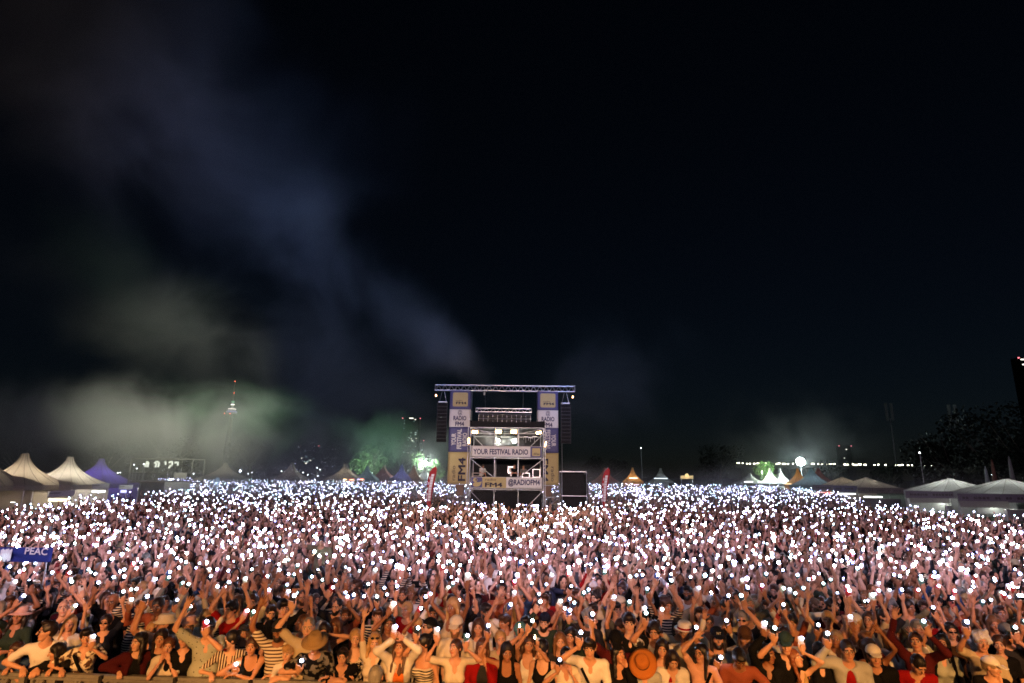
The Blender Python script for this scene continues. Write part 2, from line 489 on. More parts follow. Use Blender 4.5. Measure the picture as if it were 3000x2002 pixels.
def build_foh():
    # ---- control tower in the crowd: two storeys of scaffold with banners
    X0, X1, Yf, Yb = -2.96, 2.38, 43.0, 47.0
    T = empty("control_tower", ((X0+X1)/2, (Yf+Yb)/2, 0)); tag(T, "two-storey scaffold mixing tower in the crowd with radio banners across its decks", "tower")
    T.location = (0, 0, 0)
    xs = (X0, -1.17, 0.56, X1)
    for y in (Yf, Yb):
        for x in xs: MB().bar((x, y, 0), (x, y, 7.55), 0.030, 8).obj("post", M_STEEL, T)
    MB().bar((X0-0.16, Yf-0.1, 0), (X0-0.16, Yf-0.1, 7.4), 0.030, 8).obj("post", M_STEEL, T)
    MB().bar((X1+0.12, Yf-0.1, 0), (X1+0.12, Yf-0.1, 7.4), 0.030, 8).obj("post", M_STEEL, T)
    for y in (Yf+0.02, Yb):
        for z in (7.28, 6.86, 5.08, 2.86):
            MB().bar((X0, y, z), (X1, y, z), 0.024, 6).obj("ledger", M_STEEL, T)
    for x in (X0, X1):
        for z in (7.28, 5.08, 2.86): MB().bar((x, Yf, z), (x, Yb, z), 0.024, 6).obj("ledger", M_STEEL, T)
    for a, b in (((X0, 7.25), (-1.4, 6.86)), ((X1, 7.25), (0.75, 6.86)), ((X0, 6.85), (-2.05, 5.95)), ((X1, 6.85), (1.45, 5.95)),
                 ((X0, 5.05), (-1.27, 3.76)), ((X1, 5.05), (0.66, 3.76)), ((X0, 2.84), (-1.3, 1.2)), ((X1, 2.84), (0.7, 1.2))):
        MB().bar((a[0], Yf-0.04, a[1]), (b[0], Yf-0.04, b[1]), 0.022, 6).obj("diagonal_brace", M_STEEL, T)
    for z in (2.88, 5.10): box_in(MB(), X0, X1, Yf+0.05, Yb-0.05, z-0.07, z).obj("deck", M_DECK, T)
    # roof skin with a sagging black tarpaulin edge
    V = []; n = 12
    for i in range(n+1):
        x = X0-0.06 + (X1-X0+0.16)*i/n; sag = 0.10*math.sin(math.pi*i/n)
        V += [(x, Yf-0.08, 7.30), (x, Yf-0.08, 7.78-sag), (x, Yb+0.1, 7.78-sag*0.3), (x, Yb+0.1, 7.30)]
    F = []
    for i in range(n):
        for k in range(4): F.append((4*i+k, 4*i+(k+1) % 4, 4*i+4+(k+1) % 4, 4*i+4+k))
    F += [(0, 1, 2, 3), (4*n+3, 4*n+2, 4*n+1, 4*n)]
    MB().add(V, F).obj("roof_tarpaulin", M_BLACK, T)
    box_in(MB(), X0+0.05, X1-0.05, Yb+0.02, Yb+0.05, 0.9, 7.28).obj("back_drape", M_BLACK, T)
    box_in(MB(), X1+0.03, X1+0.06, Yf+0.3, Yb, 2.9, 7.3).obj("side_drape", M_BLACK, T)
    box_in(MB(), X0+0.1, X1-0.1, Yf+0.4, Yf+0.44, 0.0, 2.7).obj("base_drape", M_BLACK, T)
    # upper banner
    b = sheet(-2.88, 2.27, 5.15, 5.94, Yf-0.09, "banner", M_BWHITE, T, 24, 5, 0.012, seed=1); b["label"] = "upper white banner reading YOUR FESTIVAL RADIO"
    MB().prism([(1.43, 5.17), (2.25, 5.17), (2.25, 5.92), (1.43, 5.92)], Yf-0.122, Yf-0.112).obj("banner_field", M_BBLUE, b)
    lettering("YOUR FESTIVAL RADIO", 0.38, M_INK, b, (-0.73, Yf-0.135, 5.53), bold=0.030, fit=3.98)
    logo_tile(b, 1.55, 2.14, 5.25, 5.81, Yf-0.126)
    # lower banner
    b = sheet(-2.85, 2.29, 2.94, 3.74, Yf-0.09, "banner", M_BWHITE, T, 24, 5, 0.012, seed=2); b["label"] = "lower banner with duck emblem, radio FM4 and @RADIOFM4"
    MB().prism([(-2.82, 3.00), (-2.02, 3.00), (-2.02, 3.71), (-2.82, 3.71)], Yf-0.122, Yf-0.112).obj("banner_field", M_BBLUE, b)
    MB().prism([(-2.018, 2.98), (-0.30, 2.98), (-0.30, 3.72), (-2.018, 3.72)], Yf-0.121, Yf-0.111).obj("banner_field", M_BYEL, b)
    lettering("radio", 0.17, M_INKB, b, (-1.43, Yf-0.135, 3.56), fit=0.78)
    lettering("FM4", 0.30, M_INKB, b, (-1.20, Yf-0.135, 3.20), bold=0.035, fit=1.25)
    lettering("@RADIOFM4", 0.38, M_INK, b, (0.98, Yf-0.135, 3.35), bold=0.030, fit=2.28)
    # the emblem: a floating bird with headphones
    body = [(-2.70, 3.20), (-2.66, 3.11), (-2.56, 3.06), (-2.40, 3.05), (-2.24, 3.09), (-2.14, 3.18), (-2.08, 3.32), (-2.07, 3.44), (-2.14, 3.40), (-2.26, 3.36), (-2.42, 3.36), (-2.46, 3.39), (-2.56, 3.35), (-2.66, 3.30)]
    MB().prism(body, Yf-0.132, Yf-0.126).obj("emblem", M_BYEL, b)
    hd = [(-2.53+0.155*math.cos(t), 3.52+0.15*math.sin(t)) for t in np.linspace(0, 2*math.pi, 20)[:-1]]
    MB().prism(hd, Yf-0.136, Yf-0.1325).obj("emblem", M_BYEL, b)
    MB().prism([(-2.66, 3.54), (-2.73, 3.49), (-2.65, 3.46)], Yf-0.1355, Yf-0.1315).obj("emblem", M_BYEL, b)
    MB().prism([(-2.46+0.05*math.cos(t), 3.53+0.062*math.sin(t)) for t in np.linspace(0, 2*math.pi, 14)[:-1]], Yf-0.142, Yf-0.137).obj("emblem", M_INK, b)
    MB().prism([(-2.455, 3.58), (-2.435, 3.58), (-2.455, 3.69), (-2.475, 3.69)], Yf-0.1415, Yf-0.1368).obj("emblem", M_INK, b)

    # ---- flood lamps and spots hung in the upper deck
    def flood(x, z, w, h, tilt, roll, label, y=Yf-0.22):
        L = MB().box((0, 0.05, 0), (w+0.06, 0.09, h+0.06)).obj("flood_lamp", M_CASE, loc=(x, y, z), rot=(R(tilt), R(roll), 0))
        tag(L, label, "flood lamp", "flood lamps on the control tower")
        MB().box((0, -0.005, 0), (w, 0.012, h)).obj("lens", WARM_LAMP, L)
        for sx in (-1, 1): MB().bar((sx*(w/2+0.05), 0.05, 0), (sx*(w/2+0.05), 0.12, h), 0.012).obj("yoke_arm", M_STEEL, L)
    flood(-2.63, 6.93, 0.38, 0.19, 8, 3, "warm flood lamp at the tower's upper left corner")
    flood(-0.91, 6.97, 0.40, 0.22, 8, 0, "warm flood lamp left of the tower's middle bay")
    flood(0.21, 6.98, 0.40, 0.22, 8, 0, "warm flood lamp right of the tower's middle bay")
    flood(2.03, 6.93, 0.36, 0.16, 8, -12, "warm flood lamp at the tower's upper right corner")
    flood(-3.06, 6.28, 0.10, 0.38, 0, 0, "upright warm lamp on the tower's left post")
    flood(2.52, 6.10, 0.07, 0.36, 0, 14, "tilted upright warm lamp on the tower's right post")
    def head(x, y, z, r, label, strength_mat):
        Mx = Matrix.Rotation(R(90), 3, 'X')
        L = MB().lathe([(r*1.15, -0.45), (r*1.15, -0.05), (r*1.05, 0.0)], n=14, M=Mx).obj("spotlight", M_CASE, loc=(x, y, z), smooth=False)
        tag(L, label, "spotlight", "spotlights in the upper deck")
        MB().lathe([(0.001, 0.016), (r, 0.014), (r, 0.004)], n=14, M=Mx, cap=False).obj("lens", strength_mat, L)
    head(0.27, 45.0, 6.42, 0.15, "blazing white spotlight right of the upper deck's middle", WHITE_LAMP)
    head(-0.98, 45.0, 6.44, 0.11, "white spotlight left of the upper deck's middle", WHITE_LAMP)
    sp = bpy.data.lights.new("deck_spot_beam", 'POINT'); sp.energy = 150; sp.color = (1, 0.96, 0.84); sp.shadow_soft_size = 0.15
    for x in (0.25, -0.98): link("deck_spot_beam", sp, loc=(x, 44.75, 6.43))
    # ---- lamp bars and people inside
    for (x, z, h) in ((1.1, 6.35, 0.4), (1.45, 6.40, 0.3), (1.75, 6.30, 0.5)):
        s = MB().bar((0, 0, 0), (0, 0, h), 0.02).bar((-0.15, 0, h), (0.15, 0, h), 0.02).bar((-0.15, 0, h), (-0.15, 0, h-0.2), 0.02).obj("lamp_stand", M_ALU, loc=(x, Yf+0.5, z-0.1))
        tag(s, "bright metal lamp bracket in the upper deck, %s" % ("left of three" if x < 1.2 else ("middle of three" if x < 1.6 else "right of three")), "bracket", "lamp brackets in the upper deck")
    # road cases on the lower deck
    for x, y, z, w, h, lab in ((1.12, Yf+0.35, 3.74, 0.52, 0.30, "low black road case on the tower's lower deck"), (1.88, Yf+0.35, 3.76, 0.50, 0.55, "tall black road case at the right end of the lower deck")):
        c = box_in(MB(), -w/2, w/2, 0, 0.5, 0, h).obj("road_case", M_CASE, loc=(x, y, z)); tag(c, lab, "road case")
        for sx in (-1, 1):
            MB().box((sx*(w/2), -0.012, h/2), (0.035, 0.03, h+0.02)).obj("corner_trim", M_ALU, c)
        for zz in (0.0, h): MB().box((0, -0.014, zz), (w+0.05, 0.03, 0.035)).obj("corner_trim", M_ALU, c)
        box_in(MB(), -0.45, 0.45, 0.0, 0.6, -0.86, -0.01).obj("plinth", M_CASE, c)
    mon = box_in(MB(), -0.24, 0.24, 0, 0.05, 0, 0.5).obj("monitor_panel", M_ALU, loc=(0.05, Yf+0.9, 4.02)); tag(mon, "bright framed panel standing on the tower's lower deck", "panel")
    box_in(MB(), -0.18, 0.18, -0.012, -0.002, 0.06, 0.44).obj("screen", mat("panel_face", (0.55, 0.5, 0.45), 0.5, noise=0.2), mon)
    box_in(MB(), -0.05, 0.05, 0.01, 0.04, -1.15, 0.0).obj("stand", M_STEEL, mon)
    dk = MB(); box_in(dk, -0.6, 0.6, -0.3, 0.3, 0.86, 0.92); dk.bar((-0.5, 0, 0), (-0.5, 0, 0.86), 0.03).bar((0.5, 0, 0), (0.5, 0, 0.86), 0.03)
    d = dk.obj("mixing_desk", M_CASE, loc=(0.0, Yf+0.8, 2.881)); tag(d, "dark mixing desk behind the lower banner", "mixing desk")
    tb = MB(); box_in(tb, -0.35, 0.35, -0.3, 0.3, 1.10, 1.14); box_in(tb, -0.33, 0.33, -0.28, 0.28, 0.92, 0.95)
    for x in (-0.32, 0.32):
        for y in (-0.27, 0.27): tb.bar((x, y, 0), (x, y, 1.1), 0.02)
    d = tb.obj("work_table", mat("pale_board", (0.55, 0.47, 0.42), 0.6, noise=0.1), loc=(-2.45, Yf+0.5, 2.881)); tag(d, "pale two-shelf table at the left end of the lower deck", "table")

    # ---- wing towers with stacked banners
    def wing(x0, x1, side, label):
        W = empty("banner_tower"); tag(W, label, "banner tower", "banner towers beside the control tower")
        Y = 48.0
        for x in (x0+0.03, x1-0.03):
            for y in (Y+0.06, Y+1.74): MB().bar((x, y, 0), (x, y, 10.7), 0.03, 6).obj("post", M_STEEL, W)
        for z in (0.6, 2.2, 3.1):
            MB().bar((x0, Y+0.06, z), (x1, Y+0.06, z), 0.024).obj("ledger", M_STEEL, W)
        MB().bar((x0, Y+0.06, 0.6), (x1, Y+0.06, 2.2), 0.02).obj("diagonal_brace", M_STEEL, W)
        secs = ((9.15, 10.73, M_BBLUE), (7.69, 9.15, M_BWHITE), (5.67, 7.69, M_BBLUE), (3.15, 5.67, M_BYEL))
        for i, (z0, z1, mt) in enumerate(secs):
            bn = sheet(x0, x1, z0+0.004, z1-0.004, Y, "banner", mt, W, 8, 10, 0.02, seed=i+10)
            xi0, xi1 = (x1+0.002, x1+0.012) if side < 0 else (x0-0.012, x0-0.002)
            if i < 3: box_in(MB(), xi0, xi1, Y+0.05, Y+1.75, z0+0.004, z1-0.004).obj("side_banner", mt, W)
            c = (x0+x1)/2
            if i == 0: logo_tile(bn, c-0.62, c+0.62, z0+0.22, z0+1.38, Y-0.035)
            elif i == 1:
                for s_, h_, zz, w_ in (("@", 0.34, 1.17, 0.36), ("RADIO", 0.36, 0.72, 1.06), ("FM4", 0.36, 0.25, 0.72)):
                    lettering(s_, h_, M_INK, bn, (c, Y-0.04, z0+zz), bold=0.030 if s_ != "@" else 0.008, fit=w_)
            elif i == 2:
                rt = R(90)*(-side); d = side*-1
                for s_, off, w_ in (("YOUR", -0.45, 0.98), ("FESTIVAL", 0.0, 1.62), ("RADIO", 0.45, 1.06)):
                    lettering(s_, 0.36, M_INKW, bn, (c + off*d, Y-0.04, (z0+z1)/2 + (0.05 if s_ == "FESTIVAL" else 0.0)), bold=0.03, fit=w_, rot=rt)
            else:
                rt = R(90)*(-side); d = side*-1
                lettering("radio", 0.30, M_INKB, bn, (c-0.38*d, Y-0.04, z0+0.85), fit=1.15, rot=rt)
                lettering("FM4", 0.58, M_INKB, bn, (c+0.28*d, Y-0.04, z0+1.15), bold=0.03, fit=1.85, rot=rt)
        return W
    wing(-5.08, -3.36, -1, "tall banner tower left of the control tower, lettering reading upward")
    wing(2.19, 3.88, 1, "tall banner tower right of the control tower, lettering reading downward")
    for x, lab in ((-4.1, "brown speaker box low in the left banner tower"), (3.05, "brown speaker box low in the right banner tower")):
        c = MB().box((0, 0, 0.45), (0.62, 0.6, 0.9)).obj("speaker_box", mat("brown_board", (0.16, 0.10, 0.075), 0.7, noise=0.2), loc=(x, 48.7, 2.22)); tag(c, lab, "speaker")
        MB().box((0, -0.31, 0.45), (0.5, 0.02, 0.76)).obj("grille", mat("brown_grille", (0.22, 0.14, 0.10), 0.8, noise=0.3, scale=30), c)
        box_in(MB(), -0.5, 0.5, -0.3, 0.3, -0.05, -0.002).obj("shelf", M_DECK, c)

    # ---- top truss, inner truss, lamp grid
    t = empty("roof_truss"); tag(t, "long aluminium truss spanning the two banner towers", "truss")
    truss(t, -6.38, 5.30, 10.74, 11.18, 48.12, 0.42, 22)
    t = empty("inner_truss"); tag(t, "short aluminium truss hanging between the banner towers", "truss")
    truss(t, -3.0, 1.72, 9.08, 9.38, 49.2, 0.3, 8, 0.030, 0.018)
    for x in (-2.2, 1.0): MB().bar((x, 49.3, 9.38), (x, 48.4, 10.76), 0.008, 4).obj("hanging_chain", M_STEEL, t)
    g = empty("lamp_grid"); tag(g, "dark grid of small lamps hung under the inner truss", "lamp grid")
    for i in range(12): MB().bar((-2.75+i*0.40, 49.3, 8.0), (-2.75+i*0.40, 49.3, 8.92), 0.012, 4).obj("upright", M_STEEL, g)
    for z in (8.92, 8.52, 8.12): MB().bar((-2.8, 49.28, z), (1.70, 49.28, z), 0.018, 5).obj("rail", M_ALU, g)
    pnl = MB().box((0, 0, 0), (0.34, 0.05, 0.32)).mesh("lamp_panel", M_CASE)
    bulb = emit("small_warm_bulb", (1.0, 0.8, 0.55), 6.0, False)
    bm_ = MB().lathe([(0.001, 0.012), (0.04, 0.006), (0.04, 0)], n=8, M=Matrix.Rotation(R(90), 3, 'X'), cap=False).mesh("bulb", bulb)
    for i in range(11):
        for j in range(2):
            p = link("lamp_panel", pnl, g, loc=(-2.55+i*0.40, 49.33, 8.72-j*0.40))
            if j == 1 and i in (0, 1, 2, 4, 5, 6, 7, 9, 10): link("bulb", bm_, p, loc=(0, -0.03, -0.13))
    for x, lab in ((-6.05, "warm glowing lamp under the left end of the long truss"), (5.05, "warm glowing lamp under the right end of the long truss")):
        L = MB().bar((0, 0, 0), (0, 0, 0.28), 0.02).box((0, 0, -0.02), (0.09, 0.09, 0.05)).obj("truss_lamp", M_CASE, loc=(x-0.25 if x < 0 else x+0.1, 48.2, 10.42), rot=(0, R(12 if x > 0 else -8), 0)); tag(L, lab, "lamp")
        MB().lathe([(0.035, -0.20), (0.045, -0.12), (0.03, -0.05)], n=8).obj("bulb", emit("truss_bulb", (1.0, 0.5, 0.22), 14, False), L)
    L = MB().lathe([(0.02, 0.0), (0.07, -0.06), (0.085, -0.22), (0.05, -0.30)], n=10).bar((0, 0, 0), (0, 0, 0.15), 0.008).obj("pendant_weight", mat("pale_plastic", (0.6, 0.6, 0.58), 0.5), loc=(-2.25, 48.2, 10.66), smooth=True); tag(L, "pale bulb-shaped weight hanging under the long truss", "weight")

    # ---- hanging line arrays
    cab = MB(); cab.add([(-0.42, -0.3, -0.14), (0.42, -0.3, -0.14), (0.36, 0.3, -0.11), (-0.36, 0.3, -0.11), (-0.42, -0.3, 0.14), (0.42, -0.3, 0.14), (0.36, 0.3, 0.11), (-0.36, 0.3, 0.11)],
                        [(0,1,2,3), (4,7,6,5), (0,4,5,1), (1,5,6,2), (2,6,7,3), (3,7,4,0)])
    cabm = cab.mesh("speaker_cabinet", M_CASE)
    grm = MB().box((0, -0.31, 0), (0.74, 0.02, 0.22)).mesh("grille", mat("dark_grille", (0.005, 0.005, 0.006), 0.8, 0.0, noise=0.4, scale=40))
    for x, lab in ((-5.75, "black line array speaker hanging left of the left banner tower"), (4.55, "black line array speaker hanging right of the right banner tower")):
        A = empty("line_array", (x, 48.7, 0)); tag(A, lab, "line array", "hanging line arrays")
        for i in range(11):
            c = link("speaker_cabinet", cabm, A, loc=(0, 0.002*i*i, 9.55-i*0.29), rot=(R(0.5*i), 0, 0))
            link("grille", grm, c)
        MB().box((0, 0, 9.80), (0.7, 0.5, 0.06)).obj("rigging_frame", M_STEEL, A)
        for s in (-0.3, 0.3): MB().bar((s, 0, 9.8), (s*0.3, 0, 10.72), 0.014, 5).obj("hanging_chain", M_STEEL, A)
    # ---- screen frame right of the tower
    S = empty("side_stage_frame"); tag(S, "dark draped scaffold box beside the right banner tower", "scaffold frame")
    for x in (3.66, 5.44):
        for y in (42.5, 44.5): MB().bar((x, y, 0), (x, y, 4.2), 0.03, 6).obj("post", M_STEEL, S)
    for z in (4.18, 2.5):
        for y in (42.5, 44.5): MB().bar((3.66, y, z), (5.44, y, z), 0.026, 6).obj("ledger", M_ALU, S)
    box_in(MB(), 3.70, 5.40, 43.8, 43.84, 0.0, 4.12).obj("drape", M_BLACK, S)
    box_in(MB(), 5.47, 5.53, 42.6, 44.4, 0.0, 4.0).obj("drape", M_BLACK, S)
    MB().bar((3.70, 42.5, 4.2), (3.82, 44.0, 6.2), 0.02, 6).obj("mast", M_STEEL, S)

build_foh()

# ------------------------------------------------------------------ feather flags
def flag(base, h, label, seed):
    F = empty("feather_flag", base); tag(F, label, "feather flag", "red feather flags in the crowd")
    red = mat("flag_red", rgb('#a3262b'), 0.6, noise=0.12, scale=2)
    n = 18; L = []; Rr = []
    for i in range(n+1):
        u = i/n; z = 1.2 + (h-1.2)*u
        pole = 0.10*u + 0.62*max(0, u-0.35)**2
        w = 0.50*(0.30 + 0.70*min(1, u*1.5))*(1.0 if u < 0.8 else math.sqrt(max(0.0, 1-((u-0.8)/0.2)**2)))
        if u > 0.8: z = 1.2 + (h-1.2)*u
        L.append((pole - w*0.55, z)); Rr.append((pole + w*0.45, z))
    pts = L + Rr[::-1]
    V = []; FF = []
    for y in (0, 0.015):
        for (a, b) in zip(L, Rr):
            for k in range(5):
                t = k/4; x = a[0]+(b[0]-a[0])*t; V.append((x, y + 0.03*math.sin(3*a[1]+4*t), a[1]))
    m = (n+1)*5
    for i in range(n):
        for k in range(4):
            a = i*5+k; FF += [(a, a+1, a+6, a+5), (m+a, m+a+5, m+a+6, m+a+1)]
        FF += [(i*5, i*5+5, m+i*5+5, m+i*5), (i*5+4, m+i*5+4, m+i*5+9, i*5+9)]
    MB().add(V, FF).obj("sail", red, F, smooth=True)
    mb = MB()
    for i in range(n): mb.bar((L[i][0], 0.01, L[i][1]), (L[i+1][0], 0.01, L[i+1][1]), 0.018, 5)
    mb.bar((L[0][0], 0.01, 0), (L[0][0], 0.01, 1.2), 0.02, 5)
    mb.obj("pole", M_STEEL, F)
    # white lettering block running up the sail: abstract strokes as in the photograph, too small to read
    wm = mat("flag_white", (0.75, 0.72, 0.72), 0.6)
    mb = MB(); rg = random.Random(seed)
    for i in range(5, 15):
        c0 = (L[i][0]*0.45+Rr[i][0]*0.55, L[i][1]); c1 = (L[i+1][0]*0.45+Rr[i+1][0]*0.55, L[i+1][1])
        mb.add([(c0[0]-0.10, -0.05, c0[1]+0.012), (c0[0]+0.09, -0.05, c0[1]+0.012), (c1[0]+0.09, -0.05, c1[1]-0.012), (c1[0]-0.10, -0.05, c1[1]-0.012)], [(0, 1, 2, 3)])
        if i % 2: mb.add([(c0[0]-0.20, -0.05, c0[1]), (c0[0]-0.14, -0.05, c0[1]), (c1[0]-0.14, -0.05, c1[1]), (c1[0]-0.20, -0.05, c1[1])], [(0, 1, 2, 3)])
    mb.obj("print", wm, F)
flag((-5.55, 41.0, 0), 4.45, "red feather flag standing left of the left banner tower", 1)
flag((6.72, 43.0, 0), 4.5, "red feather flag standing right of the dark scaffold box", 2)
# ------------------------------------------------------------------ tents and stalls round the field
def fabric(name, color, trans=0.5):
    if name in _mats: return _mats[name]
    m = bpy.data.materials.new(name); m.use_nodes = True
    nt = m.node_tree; N = nt.nodes.new; L = nt.links.new
    b = nt.nodes["Principled BSDF"]; b.inputs["Roughness"].default_value = 0.7; b.inputs["Specular IOR Level"].default_value = 0.2
    tc = N("ShaderNodeTexCoord"); n = N("ShaderNodeTexNoise"); n.inputs["Scale"].default_value = 1.4; n.inputs["Detail"].default_value = 5
    L(tc.outputs["Object"], n.inputs["Vector"])
    mx = N("ShaderNodeMix"); mx.data_type = 'RGBA'; mx.inputs[6].default_value = (*[c*0.82 for c in color], 1); mx.inputs[7].default_value = (*[min(1, c*1.08) for c in color], 1)
    L(n.outputs["Fac"], mx.inputs[0]); L(mx.outputs[2], b.inputs["Base Color"])
    t = N("ShaderNodeBsdfTranslucent"); L(mx.outputs[2], t.inputs["Color"])
    ms = N("ShaderNodeMixShader"); ms.inputs[0].default_value = trans
    L(b.outputs[0], ms.inputs[1]); L(t.outputs[0], ms.inputs[2]); L(ms.outputs[0], nt.nodes["Material Output"].inputs["Surface"])
    _mats[name] = m
    return m

M_SEAM = mat("tent_seam", (0.18, 0.15, 0.12), 0.8)
TENT_COL = dict(cream=(0.62, 0.57, 0.50), white=(0.70, 0.70, 0.70), violet=(0.26, 0.21, 0.52), brown=(0.45, 0.30, 0.20), teal=(0.30, 0.42, 0.45), red=(0.42, 0.16, 0.14), grey=(0.40, 0.40, 0.41), orange=(0.62, 0.38, 0.16), blue=(0.32, 0.34, 0.66))

def tent(px, py, Y, half, colour, label, style='peak', lamp=None, eave=2.45, valance=0.45, power=0, wall=True, yaw=0.0, stall=None, group="pagoda tents round the field"):
    """square tent: apex at pixel (px, py); half = half width in metres"""
    ap = at(px, py, Y); zt = ap[2]
    T = empty("pagoda_tent", (ap[0], Y, 0), yaw); tag(T, label, "tent", group)
    fm = fabric("tent_"+colour, TENT_COL[colour])
    prof = []
    nr = 9
    for i in range(nr):
        u = i/(nr-1)
        if style == 'peak':
            r = half*(1-u)**1.0*(1-0.0) if False else half*((1-u)**1.7*0.90 + 0.10)
        else:
            r = half*((1-u)*0.95+0.05)
        prof.append((r, eave + (zt-eave)*u))
    # four roof panels, each its own part, ring corners square
    cor = [(-1, -1), (1, -1), (1, 1), (-1, 1)]
    nseg = 6
    for s in range(4):
        a, b = cor[s], cor[(s+1) % 4]
        V = []; F = []
        for (r, z) in prof:
            for k in range(nseg+1):
                t = k/nseg; x = a[0]+(b[0]-a[0])*t; y = a[1]+(b[1]-a[1])*t
                if style == 'peak':
                    q = math.hypot(x, y); f = 1/(q**(1-r/half))
                else: f = 1.0
                V.append((x*r*f, y*r*f, z))
        for i in range(nr-1):
            for k in range(nseg):
                p = i*(nseg+1)+k; F.append((p, p+1, p+nseg+2, p+nseg+1))
        MB().add(V, F).obj("roof_panel", fm, T, smooth=True)
        # seams running up the panel
        sm = MB()
        for k in (0, 2, 4):
            for i in range(nr-1):
                p, q = V[i*(nseg+1)+k], V[(i+1)*(nseg+1)+k]
                sm.bar(tuple(1.006*c if j < 2 else c+0.004 for j, c in enumerate(p)), tuple(1.006*c if j < 2 else c+0.004 for j, c in enumerate(q)), 0.016, 4)
        sm.obj("seam", M_SEAM, T)
    for s, (a, b) in enumerate(zip(cor, cor[1:]+cor[:1])):
        cx, cy = (a[0]+b[0])/2*half*1.004, (a[1]+b[1])/2*half*1.004
        ln = half*2
        MB().box((cx, cy, eave-valance/2), (ln if a[1] == b[1] else 0.02, ln if a[0] == b[0] else 0.02, valance)).obj("valance", fm, T)
    for a in cor: MB().bar((a[0]*half*0.985, a[1]*half*0.985, 0), (a[0]*half*0.985, a[1]*half*0.985, eave), 0.035, 6).obj("leg", M_ALU, T)
    MB().lathe([(0.098*half, zt), (0.08*half, zt+0.05)], n=8).obj("finial", fm, T)
    if wall:
        MB().box((0, half*0.97, eave/2-0.2), (half*1.94, 0.02, eave-0.4)).obj("back_wall", fm, T)
    if stall:
        MB().box((0, -half*0.8, 0.55), (half*1.7, 0.5, 1.1)).obj("counter", mat("stall_counter", (0.35, 0.33, 0.32), 0.6, noise=0.2), T)
    if power:
        ld = bpy.data.lights.new("tent_lamp", 'POINT'); ld.energy = power; ld.color = lamp; ld.shadow_soft_size = 0.12
        link("tent_lamp", ld, T, loc=(0, 0, eave-0.15))
        MB().lathe([(0.03, 0), (0.09, -0.05), (0.07, -0.14), (0.01, -0.16)], c=(0, 0, eave+0.03), n=8).obj("lamp_bulb", emit("tent_bulb_%.1f%.1f%.1f" % tuple(lamp), lamp, 12, False), T)
    return T

